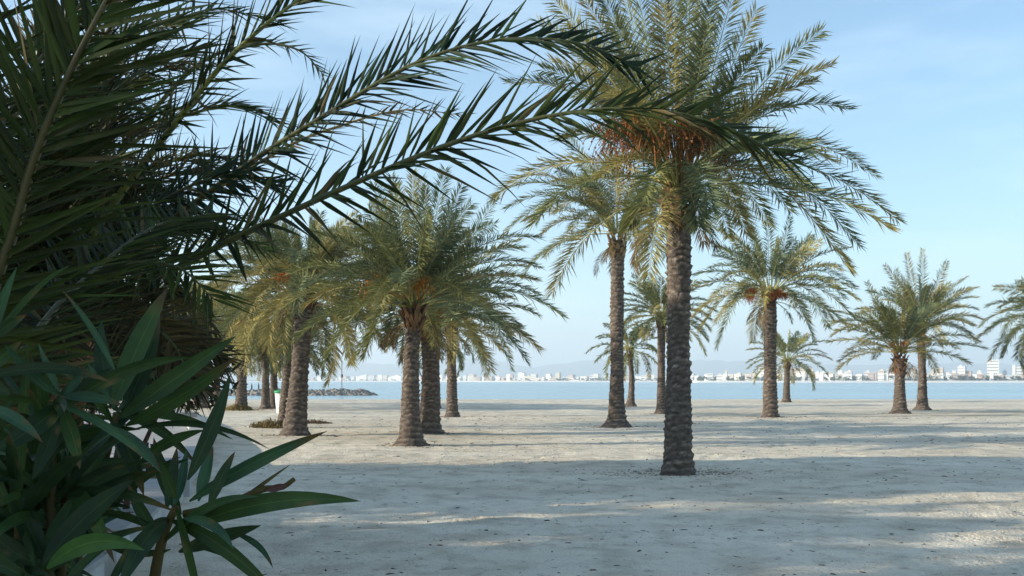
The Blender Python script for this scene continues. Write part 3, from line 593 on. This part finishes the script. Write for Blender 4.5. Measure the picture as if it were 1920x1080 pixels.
palm('palm with a bulging brown crown base, left of the right pair', 1687, 776, 1687, 672, 16, 29, nf=30, flen=3.5, detail=1, yellow=.3, flare=.5, boot_h=1.1, bulge=.14, el_lo=.1, el_hi=1.5, bend=(.6, 1.1), bootcol=(.2, .1, .06),
     tips=[(1552, 612, 0, .42), (1560, 630, -.8, .45), (1822, 628, .5, .45), (1680, 505, 0, .02), (1625, 530, .4, .08), (1640, 560, -.6, .15)], fr=[(3.8, .8, 1.2, 30), (4.8, .7, 1.3, 30)], fcol=(.4, .17, .04))
palm('palm with a smooth slim trunk, right one of the right pair', 1729, 769, 1726, 620, 13, 30, nf=28, flen=3.4, detail=1, yellow=.4, flare=.5, el_lo=.05, el_hi=1.5, bend=(.6, 1.1), curve=(.05, 0),
     tips=[(1832, 558, 0, .25), (1812, 520, .4, .15), (1775, 490, 0, .06), (1730, 468, .3, .02), (1700, 475, -.3, .03), (1660, 498, 0, .08)])
palm('palm mostly outside the right edge, only its drooping fronds showing', 1972, 776, 1968, 610, 15, 31, nf=34, flen=3.3, detail=1, yellow=.3, el_lo=-.5, el_hi=1.4,
     tips=[(1880, 668, 0, .55), (1878, 585, .4, .35), (1905, 530, 0, .2), (1895, 560, -.5, .25)])

# ------------------------------------------------------------------ foreground palms on the left
rs = np.random.default_rng(77)
c1 = at(40, 660, 6.2); base1 = np.array([c1[0] - .1, c1[1] + .1, 0])
tA = thing('palm_tree', 'low dark palm on the left whose long fronds arch across the sky', 'palm tree', (base1[0], base1[1], 0))
V, Fc, Cl = trunk_geo(np.array([0, 0, -.12]), c1 - base1 - [0, 0, .35], .25, .24, rs, .2); mesh_obj('trunk', V, Fc, M['bark'], tA, None, Cl * .9, True)
mb = MB(); boots(mb, c1 - base1 - [0, 0, .1], .28, .7, rs, 40); mb.build('leaf_bases', M['plain'], tA)
DG = np.array([.034, .048, .010]); DB = np.array([.019, .036, .014]); BR = np.array([.060, .046, .018])
def fg(parent, org, pxs, leaf=.42, n=75, wid=.032, up=(0, -.75, .65), col=DG, rr=.024, label=None, **k):
    P = catmull([at(*p) for p in pxs], 26) - org; mb = MB(); frond(mb, P, leaf, n, wid * .88, rs, up, True, col, k.pop('bare', .12), rr, k.pop('droop', .06), k.pop('vee', .15), rcol=k.pop('rcol', np.array([.085, .085, .028])), **k)
    o = mb.build('frond', [M['leaf'], M['rachis']], parent, True)
    if label: o['label'] = label
fg(tA, base1, [(40, 650, 6.2), (250, 545, 5.9), (430, 452, 5.6), (650, 350, 5.4), (860, 264, 5.3), (1050, 214, 5.25), (1220, 205, 5.25), (1360, 238, 5.3), (1480, 300, 5.4)], n=118, leaf=.52, wid=.031)
fg(tA, base1, [(40, 650, 6.2), (250, 470, 6.1), (450, 318, 6.0), (600, 222, 5.9), (780, 118, 5.85), (940, 74, 5.85), (1090, 82, 5.9), (1200, 130, 6.0)], n=118, leaf=.50, wid=.030, col=DB)
fg(tA, base1, [(40, 650, 6.2), (300, 430, 6.7), (520, 285, 6.8), (650, 232, 6.9), (760, 206, 7.0), (870, 216, 7.1)], leaf=.22, n=60, wid=.018, col=BR, rr=.016, rcol=np.array([.3, .2, .06]), label='thin withered yellow brown frond')
fg(tA, base1, [(40, 650, 6.2), (200, 400, 5.4), (330, 230, 5.0), (430, 108, 4.8), (560, 0, 4.7), (720, -90, 4.8)], leaf=.4, n=96, wid=.022, col=DG, rcol=np.array([.17, .18, .05]))
fg(tA, base1, [(40, 650, 6.2), (200, 330, 7.4), (360, 130, 7.8), (480, 84, 8.0), (560, 94, 8.0), (608, 142, 8.1)], leaf=.28, n=100, wid=.016, col=DG)
# more fronds of the same palm filling the left side
fill = [([(40, 650, 6.2), (120, 420, 6.4), (260, 260, 6.6), (420, 200, 6.8), (520, 230, 7.0)], DG), ([(40, 650, 6.2), (160, 500, 6.0), (300, 380, 5.8), (420, 330, 5.8), (520, 350, 5.9)], DB),
        ([(40, 650, 6.2), (130, 520, 6.9), (260, 450, 7.4), (400, 430, 7.9), (500, 470, 8.1)], DG), ([(40, 650, 6.2), (20, 400, 6.3), (60, 180, 6.5), (160, 30, 6.8), (300, -60, 7.2)], DG),
        ([(40, 650, 6.2), (60, 450, 5.5), (130, 280, 5.0), (240, 150, 4.8), (380, 90, 4.8)], DG), ([(40, 650, 6.2), (-60, 450, 6.0), (-160, 300, 6.0), (-300, 200, 6.2)], DG),
        ([(40, 650, 6.2), (-80, 540, 5.6), (-220, 500, 5.0), (-400, 560, 4.6)], DG), ([(40, 650, 6.2), (140, 600, 5.8), (240, 590, 5.5), (320, 640, 5.3), (360, 720, 5.2)], BR),
        ([(40, 650, 6.2), (120, 620, 6.6), (230, 630, 7.0), (310, 690, 7.3)], BR), ([(40, 650, 6.2), (80, 580, 5.4), (110, 600, 4.9), (130, 700, 4.6)], BR), ([(40, 650, 6.2), (0, 600, 5.4), (-40, 640, 4.9), (-60, 760, 4.7)], BR),
        ([(40, 650, 6.2), (160, 560, 7.2), (280, 540, 7.8), (350, 580, 8.2)], DG), ([(40, 650, 6.2), (90, 600, 7.4), (180, 600, 8.0), (260, 680, 8.3)], BR), ([(40, 650, 6.2), (100, 350, 7.0), (220, 120, 7.6), (380, 20, 8.2), (520, 40, 8.6)], DB),
        ([(40, 650, 6.2), (120, 560, 5.6), (230, 500, 5.1), (330, 500, 4.9), (400, 560, 4.8)], DG), ([(40, 650, 6.2), (140, 460, 7.0), (240, 340, 7.4), (330, 300, 7.8), (430, 320, 8.0)], DG)]
for i in range(16):
    e = (rs.uniform(40, 430), rs.uniform(-60, 330)); Ye = rs.uniform(4.2, 8.0)
    fill.append(([(40, 650, 6.2), (40 + (e[0] - 40) * .25, 650 + (e[1] - 650) * .6, 6.2 + (Ye - 6.2) * .5), (40 + (e[0] - 40) * .6, 650 + (e[1] - 650) * .95, 6.2 + (Ye - 6.2) * .8), (e[0], e[1], Ye)], DG if i % 3 else BR))
for i in range(26):
    a = rs.uniform(0, 1); e = (rs.uniform(60, 470), rs.uniform(290, 720)); Ye = rs.uniform(6.6, 8.8); cl = BR if e[1] > 500 or rs.uniform() < .3 else DG
    fill.append(([(40, 650, 6.2), (40 + (e[0] - 40) * .4, 650 + (e[1] - 650) * .6 - 70, 6.2 + (Ye - 6.2) * .5), (40 + (e[0] - 40) * .75, 650 + (e[1] - 650) * .9 - 60, 6.2 + (Ye - 6.2) * .8), (e[0], e[1], Ye)], cl))
for P, cl in fill: fg(tA, base1, P, leaf=.46, n=84, wid=.022, up=(rs.uniform(-.4, .4), -.5, .7), col=cl * rs.uniform(.8, 1.2), vee=.2, droop=.12, rr=.02)
# nearest palm: crown just left of the frame, one big frond in front of everything
orgB = np.array([-2.35, 2.5, 0]); cB = np.array([-2.35, 2.5, 1.0])
tB = thing('palm_tree', 'young palm at the left edge, its huge feathered frond nearest the camera', 'palm tree', tuple(orgB))
V, Fc, Cl = trunk_geo(np.array([0, 0, -.12]), np.array([0, 0, .75]), .2, .2, rs, .2); mesh_obj('trunk', V, Fc, M['bark'], tB, None, Cl, True)
mb = MB(); boots(mb, np.array([0, 0, 1.0]), .22, .5, rs, 30); mb.build('leaf_bases', M['plain'], tB)
def fgB(pts, **k):
    P = catmull(pts, 26) - orgB; mb = MB(); frond(mb, P, k.pop('leaf', .46), k.pop('n', 96), k.pop('wid', .019), rs, k.pop('up', (.1, -1, .25)), True, k.pop('col', DG), .15, .018, .05, k.pop('vee', .12), rcol=np.array([.060, .052, .014]), **k)
    mb.build('frond', [M['leaf'], M['rachis']], tB, True)
fgB([cB, at(-160, 850, 2.62), at(0, 505, 2.55), at(62, 305, 2.5), at(125, 150, 2.45), at(190, 20, 2.42), at(270, -130, 2.45), at(390, -260, 2.55)], leaf=.48, n=124)
fgB([cB, at(-200, 700, 3.1), at(-40, 330, 3.3), at(90, 90, 3.4), at(260, -120, 3.5)], up=(.2, -1, .4))
fgB([cB, at(-250, 600, 2.7), at(-150, 200, 2.8), at(-60, -100, 2.9), at(80, -350, 3.1)], up=(.2, -1, .2))
fgB([cB, at(-100, 800, 3.0), at(120, 560, 3.5), at(280, 430, 4.0), at(400, 400, 4.4)], up=(.1, -.8, .6), leaf=.4, col=DG * .8)
for a, e in ((2.6, .9), (3.4, .8), (4.2, .9), (2.0, 1.0), (3.0, .5), (3.8, 1.3)):
    mb = MB(); frond(mb, arc(cB - orgB, a, e, 2.4, .9, 20), .4, 60, .026, rs, (0, 0, 1), True, DG, .15, .018, .08, .3, rcol=np.array([.060, .052, .014])); mb.build('frond', [M['leaf'], M['rachis']], tB, True)

# ------------------------------------------------------------------ leafy bush / tree builder
def leaf_cloud(mb, centers, radii, n, size, rs, col, var=.35):
    cs = np.array(centers, float); rd = np.array(radii, float); w_ = rd ** 2; idx = rs.choice(len(cs), n, p=w_ / w_.sum())
    d = nrm(rs.normal(size=(n, 3))); rr_ = rd[idx] * rs.uniform(.35, 1.05, n) ** .6
    P = cs[idx] + d * rr_[:, None] * np.array([1, 1, .8])
    A = nrm(rs.normal(size=(n, 3))); Bv = nrm(np.cross(A, d + rs.normal(0, .5, (n, 3)))); s = size * rs.uniform(.6, 1.3, n)[:, None]
    V = np.stack([P - A * s, P + Bv * s * .35, P + A * s, P - Bv * s * .35], 1).reshape(-1, 3)
    c = np.repeat(np.array(col)[None] * rs.uniform(1 - var, 1 + var, (n, 1)), 4, 0)
    mb.add(V, (np.arange(n)[:, None] * 4 + np.arange(4)[None]).tolist(), 0, c)
bp0 = np.array([-4.05, 9.6, 0])
tb = thing('leafy_shrub', 'dark dense small leaved shrub behind the low palm on the left', 'shrub', tuple(bp0))
mb = MB(); cs = [(lambda x: (x, rs.uniform(-.7, .7), rs.uniform(1.45 if x > -.4 else .5, 2.2)))(rs.uniform(-1.5, .7)) for _ in range(24)] + [(rs.uniform(-1.6, 0), rs.uniform(-.5, .6), rs.uniform(2.0, 2.9)) for _ in range(10)]
leaf_cloud(mb, cs, rs.uniform(.35, .65, 34), 22000, .06, rs, (.045, .06, .022)); mb.build('foliage', M['bush'], tb)
mb = MB()
for i in range(9):
    e = cs[i]; mb.tube(catmull([(rs.uniform(-.3, .3), rs.uniform(-.2, .2), -.05), (e[0] * .5, e[1] * .5, e[2] * .45), e], 8), np.linspace(.04, .012, 8), 6)
mb.build('stem', M['woodstem'], tb)

# ------------------------------------------------------------------ evergreen trees left of the frame (they throw the shade on the near sand)
def shade_tree(name, seed, h):
    rs = np.random.default_rng(seed)
    t = thing('evergreen_tree', 'broad evergreen tree left of the promenade', 'tree', (0, 0, 0), 'evergreen trees along the promenade')
    mb = MB(); k = 46; cs = []
    for i in range(k):
        z = rs.uniform(.28, 1) * h; r_ = (1 - abs(z / h - .55) * 1.1) * 2.5; a = rs.uniform(0, 6.28); q = rs.uniform(.1, 1) ** .5 * r_; cs.append((q * math.cos(a), q * math.sin(a), z))
    leaf_cloud(mb, cs, rs.uniform(.6, 1.15, k), 15000, .17, rs, (.05, .07, .03)); mb.build('crown', M['bush'], t)
    mb = MB(); mb.tube(catmull([(0, 0, -.1), (.1, .05, h * .3), (0, .1, h * .8)], 10), np.linspace(.22, .06, 10), 10)
    for i in range(10):
        e = np.array(cs[i * 3]); mb.tube(catmull([(0.05, .05, e[2] * .45), e * [.5, .5, .8], e], 6), np.linspace(.09, .02, 6), 6)
    mb.build('trunk', M['woodstem'], t)
    return t
def copy_tree(o, parent=None):
    c = o.copy(); C.objects.link(c); c.parent = parent
    for ch in [x for x in bpy.data.objects if x.parent == o]: copy_tree(ch, c)
    return c
protos = [shade_tree('a', 5, 7.2), shade_tree('b', 6, 6.4)]
palm('slender unseen palm added between the evergreen trees to feather their shade', -1985, 1062, -1980, 190, 70, 61, nf=16, flen=2.3, detail=1, Y=8.7, el_lo=-.1)  # out-of-view palm added so its crown breaks up the lit streaks
spots = [(-13.5, 15.0, .0, 1.0), (-13.2, 12.4, 1.2, 1.0), (-13.4, 6.1, 2.0, .66), (-12.8, 2.2, 3.0, .93), (-13.6, -1.6, 4.2, .95), (-17.8, 12.9, 5.0, 1.2), (-19.5, 8.6, .6, .62), (-17.6, .2, 1.8, 1.05), (-10.5, -3.6, 3.3, .9)]
lab = ['nearest the left palm row', 'second from the left palm row', 'third from the left palm row', 'level with the camera', 'just behind the camera', 'tall, in the back row near the palms', 'small, standing farthest to the left', 'tall, back row, level with the camera', 'small, close behind the camera']
for i, (x, y, a, s) in enumerate(spots):
    o = protos[i] if i < 2 else copy_tree(protos[i % 2]); o.location = (x, y, 0); o.rotation_euler = (0, 0, a); o.scale = (s, s, s)
    o['label'] = 'evergreen tree left of the frame, ' + lab[i]

# ------------------------------------------------------------------ promenade wall, paving, bin, grass, litter
wl = catmull([(-2.75, 4.6, 0), (-3.0, 7.5, 0), (-4.3, 13, 0), (-6.3, 20.5, 0), (-9.6, 31, 0), (-13.0, 40, 0), (-18.5, 54, 0)], 60)
dirs = nrm(np.gradient(wl, axis=0)); nl = np.stack([-dirs[:, 1], dirs[:, 0], dirs[:, 2] * 0], 1)
mb = MB(); th = .34
prof = [(0.0, -.1), (0.0, .30), (th, .30), (th, -.1)]
V = []
for i in range(len(wl)):
    for (a, z) in prof: q = wl[i] + nl[i] * a; V.append([q[0], q[1], z])
Fc = [(i * 4 + j, i * 4 + (j + 1) % 4, (i + 1) * 4 + (j + 1) % 4, (i + 1) * 4 + j) for i in range(len(wl) - 1) for j in range(4)] + [(3, 2, 1, 0), tuple((len(wl) - 1) * 4 + j for j in range(4))]
tw = thing('low_wall', 'low whitewashed wall running beside the sand behind the oleander', 'wall', (0, 0, 0))
mesh_obj('wall_body', V, Fc, M['whitewash'], tw)
V = []
for i in range(len(wl)):
    for (a, z) in [(-.03, .303), (-.03, .35), (th + .03, .35), (th + .03, .303)]: q = wl[i] + nl[i] * a; V.append([q[0], q[1], z])
mesh_obj('coping', V, Fc, M['paving'], tw)
for k, (i, lb) in enumerate(((10, 'nearest short white wall pier, glimpsed under the oleander leaves'), (21, 'second short white wall pier, behind the oleander whorl'), (44, 'farthest short white wall pier beyond the black posts'))):
    q = wl[i] + nl[i] * .17; mb = MB(); s = .5; a = math.atan2(dirs[i][1], dirs[i][0])
    t = thing('wall_pier', lb, 'pier', (q[0], q[1], 0), 'piers of the low wall'); mb.box((0, 0, .18), (s, s, .56), rz=a); mb.build('shaft', M['whitewash'], t)
    mb = MB(); mb.box((0, 0, .49), (s + .1, s + .1, .06), rz=a); mb.build('cap', M['paving'], t)
for px, Y in ((285, 13.6), (276, 13.9)):
    q = at(px, 800, Y); mb = MB(); mb.tube([(0, 0, 0), (0, 0, .38), (0, 0, .40)], [.022, .022, .03], 8); o = mb.build('railing_post', M['blackmetal'], None, loc=(q[0], q[1], .35))
    tag(o, 'thin black post on the low wall, %s' % ('right of the two' if px == 285 else 'left of the two'), 'post', 'black posts on the low wall')
V = []
for i in range(len(wl)):
    for a in (th + .035, 9.0): q = wl[i] + nl[i] * a; V.append([q[0], q[1], .07])
Fc2 = [(2 * i, 2 * i + 2, 2 * i + 3, 2 * i + 1) for i in range(len(wl) - 1)]
o = mesh_obj('promenade', V, Fc2, M['paving']); o['kind'] = 'structure'

bp_ = at(529, 775, groundY(775)); t = thing('litter_bin', 'white litter bin with a green lid half behind the thick palm trunk', 'litter bin', (bp_[0], bp_[1], 0))
mb = MB(); mb.tube([(0, 0, -.02), (0, 0, .05), (0, 0, .98), (0, 0, 1.0)], [.26, .28, .36, .36], 16); mb.build('body', M['binwhite'], t, True)
mb = MB(); mb.tube([(0, 0, 1.003), (0, 0, 1.06), (0, 0, 1.13), (0, 0, 1.17)], [.40, .42, .38, .2], 16); mb.build('lid', M['bingreen'], t, True)

def grass(name, cx, cy, rad, n, h, label, cols):
    mb = MB()
    a = rs.uniform(0, 6.28, n); r_ = rad * rs.uniform(0, 1, n) ** .6; x = cx + r_ * np.cos(a) * 1.5; y = cy + r_ * np.sin(a)
    for i in range(n):
        z = float(ground_z(x[i], y[i])) - .02; an = rs.uniform(0, 6.28); ln = h * rs.uniform(.4, 1.2) * (1.1 - r_[i] / rad * .7); b = np.array([math.cos(an), math.sin(an), 0]); s_ = np.array([-b[1], b[0], 0]) * .014
        p = np.array([x[i], y[i], z]); m_ = p + b * ln * .25 + [0, 0, ln * .7]; e = p + b * ln * rs.uniform(.5, .9) + [0, 0, ln * .8]
        mb.add([p - s_, p + s_, m_ + s_, e, m_ - s_], [(0, 1, 2, 4), (4, 2, 3)], 0, np.array(cols[rs.integers(len(cols))]) * rs.uniform(.7, 1.2))
    tag(mb.build(name, M['bush']), label, kind='stuff')
q = at(450, 770, groundY(770)); grass('dry_grass', q[0], q[1] - .3, .5, 900, .5, 'dry yellow grass around the foot of a left palm', [(.34, .27, .10), (.2, .2, .07), (.3, .2, .09)])
q = at(524, 800, groundY(803)); grass('dry_grass', q[0] - .3, q[1] + .1, .5, 600, .42, 'dry brown grass beside the leaning palm foot', [(.32, .24, .11), (.22, .18, .08), (.26, .17, .09)])
q = at(590, 790, groundY(795)); grass('dry_grass', q[0] - .1, q[1], .5, 350, .22, 'small dry tuft right of the leaning palm foot', [(.16, .11, .06), (.12, .08, .05)])

# twigs, seaweed and palm litter
mb = MB()
def chip(x, y, s, col):
    z = float(ground_z(x, y)); a = rs.uniform(0, 6.28); l = s * rs.uniform(1, 3.5); w_ = s * rs.uniform(.3, .8); d = np.array([math.cos(a), math.sin(a), 0]); n_ = np.array([-d[1], d[0], 0]); p = np.array([x, y, z - .003])
    h = s * rs.uniform(.3, .9); mb.add([p - d * l, p - n_ * w_, p + d * l, p + n_ * w_, p + [0, 0, h] - d * l * .4, p + [0, 0, h * .9] + d * l * .4], [(0, 1, 4), (1, 5, 4), (1, 2, 5), (2, 3, 5), (3, 4, 5), (3, 0, 4)], 0, np.array(col) * rs.uniform(.5, 1.4))
bx, by = 2.92, 17.5
for i in range(1000):
    a = rs.uniform(0, 6.28); r_ = .28 + abs(rs.normal(0, .55)); chip(bx + r_ * math.cos(a) * 1.5, by + .15 + r_ * math.sin(a) * .9, rs.uniform(.006, .018), (.20, .155, .12))
for (x0, y0, rr0) in BASES:
    if y0 > 62 or abs(y0 - 17.7) < 1: continue
    for i in range(150):
        a = rs.uniform(0, 6.28); q0 = rr0 * 1.3 + abs(rs.normal(0, .32)); chip(x0 + q0 * math.cos(a) * 1.4, y0 + q0 * math.sin(a), rs.uniform(.012, .034), (.17, .13, .10))
for i in range(3000):
    y = rs.uniform(6.5, 45); x = rs.uniform(-.25, .56) * y; chip(x, y, rs.uniform(.005, .016) * (1 + y / 40), (.12, .095, .075))
tag(mb.build('beach_litter', M['plain']), 'twigs, husks and dry seaweed scattered over the sand', kind='stuff')

# ------------------------------------------------------------------ oleander in the foreground
RO = np.random.default_rng(5)
def leafshape(mb, A, Bp, hw, bow, col, roll=0., k=12):
    """lance leaf from A to Bp; hw half width, bow = offset of the middle (3-vector)"""
    A = np.array(A, float); Bp = np.array(Bp, float); t = np.linspace(0, 1, k)[:, None]; Mid = (A + Bp) / 2 + np.array(bow, float) * 2 * .5
    P = (1 - t) ** 2 * A + 2 * t * (1 - t) * (2 * Mid - (A + Bp) / 2) + t * t * Bp
    T = nrm(np.gradient(P, axis=0)); view = nrm(-(P - np.array([0, 0, EYE]))); Wd = nrm(np.cross(T, view)); Nn = np.cross(Wd, T)
    cr, sr = math.cos(roll), math.sin(roll); W2 = Wd * cr + Nn * sr; N2 = np.cross(W2, T)
    tt = t[:, 0]; prof = np.sin(np.clip(tt, 0, 1) ** .85 * math.pi) ** .8 * (1 - .1 * tt); prof[0] = .12; prof[-1] = 0.01
    h = hw * prof[:, None]; rows = []; cols = []
    for f, up_, cm in ((1, .28, 1), (.5, .10, 1.0), (.06, -.02, 1.0), (0, .0, 1.7), (-.06, -.02, 1.0), (-.5, .10, 1), (-1, .28, 1)):
        rows.append(P + W2 * h * f + N2 * h * up_); cols.append(np.tile(np.array(col) * cm + (np.array([.02, .022, .0]) if cm > 1.5 else 0), (k, 1)))
    Cc = np.stack(cols, 1)
    if RO.uniform() < .4: Cc[-2:] = np.array([.09, .06, .025]); Cc[-3] = Cc[-3] * .5 + np.array([.045, .035, .012])
    if RO.uniform() < .3: q0 = RO.integers(2, 9); Cc[q0, (0 if RO.uniform() < .5 else 5):][:2] = np.array([.10, .085, .03])
    V = np.stack(rows, 1).reshape(-1, 3); Cc = Cc.reshape(-1, 3); m = 7
    Fc = [(i * m + j, i * m + j + 1, (i + 1) * m + j + 1, (i + 1) * m + j) for i in range(k - 1) for j in range(m - 1)]
    mb.add(V, Fc, 0, Cc)
def px3(p, Y): return at(p[0], p[1], Y)
OG = np.array([.032, .066, .018]); OT = np.array([.034, .082, .042]); OD = np.array([.018, .040, .014])
shrub_o = np.array([-.95, 1.35, 0])
to = thing('oleander_shrub', 'dark oleander with long lance leaves in the lower left foreground', 'shrub', tuple(shrub_o))
def branch(stem_px, leaves, extra=0, node=None, sr_=.0085):
    mbs = MB(); P = catmull([px3((a, b), y) for a, b, y in stem_px], 14) - shrub_o
    mbs.tube(P, np.linspace(sr_, sr_ * .5, 14), 8, 0, (.070, .055, .020)); st = mbs.build('stem', M['plain'], to, True)
    mbl = MB()
    for (a, b, hw, bow, col, ya, yb) in leaves:
        A = px3(a, ya) - shrub_o; Bp = px3(b, yb) - shrub_o; d = np.array([b[0] - a[0], 0, -(b[1] - a[1])], float); pr = nrm([-d[2], 0, d[0]]); ln = np.linalg.norm(Bp - A)
        # view vector helper expects world space, so build in world space and shift
        m2 = MB(); leafshape(m2, A + shrub_o, Bp + shrub_o, hw * .80 / F * (ya + yb) / 2, pr * bow * ln, np.array(col) * RO.uniform(.85, 1.15), RO.uniform(-.35, .35)); mbl.add(m2.V[0] - shrub_o, m2.F, 0, m2.Cc[0])
    for i in range(extra):
        n_ = P[-1 - RO.integers(0, 7)]; d = nrm(RO.normal(size=3) + [0, 0, .45]); ln = RO.uniform(.10, .19)
        m2 = MB(); leafshape(m2, n_ + shrub_o, n_ + shrub_o + d * ln, ln * RO.uniform(.045, .062), np.array([0, 0, .015]), (OD if RO.uniform() < .5 else OG) * RO.uniform(.8, 1.2), RO.uniform(-1, 1)); mbl.add(m2.V[0] - shrub_o, m2.F, 0, m2.Cc[0])
    mbl.build('foliage', M['oleander'], st, True)
branch([(255, 1400, 1.25), (285, 1120, 1.2), (305, 1010, 1.18), (330, 950, 1.17)], [
    ((345, 990), (677, 940), 25, .06, OG, 1.17, 1.10), ((355, 940), (614, 808), 18, .03, OT, 1.18, 1.16), ((352, 900), (432, 704), 19, -.02, OD, 1.16, 1.2), ((392, 950), (441, 846), 14, .02, OD, 1.15, 1.17),
    ((335, 1035), (490, 985), 20, .02, OD, 1.18, 1.16), ((345, 972), (438, 1030), 13, .10, OT, 1.12, 1.06), ((438, 1000), (512, 1066), 8, .12, OT, 1.18, 1.16), ((312, 955), (332, 838), 14, .0, OD, 1.17, 1.2),
    ((325, 950), (350, 842), 13, -.02, OT, 1.2, 1.24), ((372, 940), (400, 836), 15, .02, OT, 1.22, 1.26), ((300, 1010), (240, 905), 15, .04, OG, 1.18, 1.2), ((340, 965), (288, 820), 18, .03, OG, 1.2, 1.26),
    ((320, 1030), (180, 1010), 10, .1, OD, 1.18, 1.2), ((335, 1020), (470, 1070), 6, .08, OD, 1.2, 1.22), ((330, 935), (300, 860), 13, .02, OG, 1.14, 1.12)], 6)
branch([(345, 965, 1.17), (430, 945, 1.17), (490, 918, 1.17), (528, 914, 1.17), (552, 898, 1.17)], sr_=.0052, leaves=[((430, 955), (546, 870), 5, .01, np.array([.08, .07, .03]), 1.17, 1.17), ((500, 920), (540, 908), 9, .0, np.array([.10, .045, .045]), 1.165, 1.165)])
branch([(80, 1400, 1.5), (130, 1120, 1.4), (165, 960, 1.35), (200, 850, 1.3), (218, 775, 1.28)], [
    ((212, 765), (314, 540), 27, .02, OG, 1.28, 1.34), ((230, 780), (300, 590), 24, -.02, OD, 1.3, 1.36), ((222, 785), (442, 630), 23, .0, OG, 1.28, 1.3), ((235, 798), (443, 668), 20, -.03, OG, 1.26, 1.24),
    ((218, 700), (116, 543), 8, -.04, OT, 1.28, 1.3), ((205, 745), (165, 680), 10, .02, OT, 1.25, 1.25), ((215, 770), (190, 600), 20, .04, OD, 1.32, 1.4), ((250, 805), (505, 842), 8, .09, OD, 1.24, 1.18), ((265, 862), (385, 806), 14, .06, OG, 1.22, 1.2),
    ((205, 800), (305, 890), 13, .05, OT, 1.2, 1.12), ((210, 790), (270, 930), 20, .04, OD, 1.24, 1.2), ((205, 800), (95, 870), 18, .05, OD, 1.3, 1.3)], 8)
branch([(-60, 1400, 1.3), (20, 1050, 1.22), (80, 860, 1.18), (118, 745, 1.15)], [
    ((112, 742), (8, 645), 14, .03, OT, 1.15, 1.1), ((112, 735), (72, 643), 9, .02, OT, 1.15, 1.14), ((120, 752), (-20, 850), 26, .04, OD, 1.14, 1.05), ((112, 758), (302, 886), 11, .05, OT, 1.13, 1.06), ((120, 740), (165, 690), 10, .0, OT, 1.17, 1.2),
    ((115, 760), (150, 880), 20, .03, OG, 1.15, 1.12), ((110, 770), (60, 900), 20, .03, OD, 1.15, 1.12), ((118, 745), (230, 760), 14, .06, OT, 1.16, 1.16), ((125, 755), (210, 690), 12, .04, OD, 1.18, 1.22)], 4)
branch([(-120, 1400, 1.2), (-60, 1000, 1.12), (-40, 760, 1.1), (-30, 640, 1.1)], [((-20, 650), (32, 500), 12, .03, OT, 1.1, 1.1), ((-25, 640), (50, 590), 14, .03, OD, 1.1, 1.1), ((-30, 700), (40, 640), 16, .02, OG, 1.1, 1.12), ((-30, 760), (80, 830), 16, .05, OT, 1.08, 1.04), ((-30, 720), (20, 740), 18, .03, OD, 1.1, 1.1)], 4)
branch([(60, 1400, 1.1), (80, 1200, 1.08), (95, 1080, 1.06)], [((88, 1066), (272, 1032), 24, .16, np.array([.05, .12, .03]), 1.06, 1.04), ((80, 1060), (250, 900), 28, .05, OD, 1.1, 1.16), ((85, 1050), (20, 900), 26, .02, OD, 1.12, 1.16), ((80, 1070), (140, 930), 26, .0, OG * .8, 1.12, 1.18),
    ((90, 1075), (300, 985), 12, .08, OD, 1.1, 1.12), ((70, 1060), (-40, 980), 26, .04, OD, 1.1, 1.1)], 10)
for i in range(16):
    x = RO.uniform(-120, 170); y = RO.uniform(850, 1030); Yb = RO.uniform(1.15, 1.7)
    branch([(x - 30, 1400, Yb + .1), (x - 10, (y + 1250) / 2, Yb), (x, y, Yb)], [], 17)
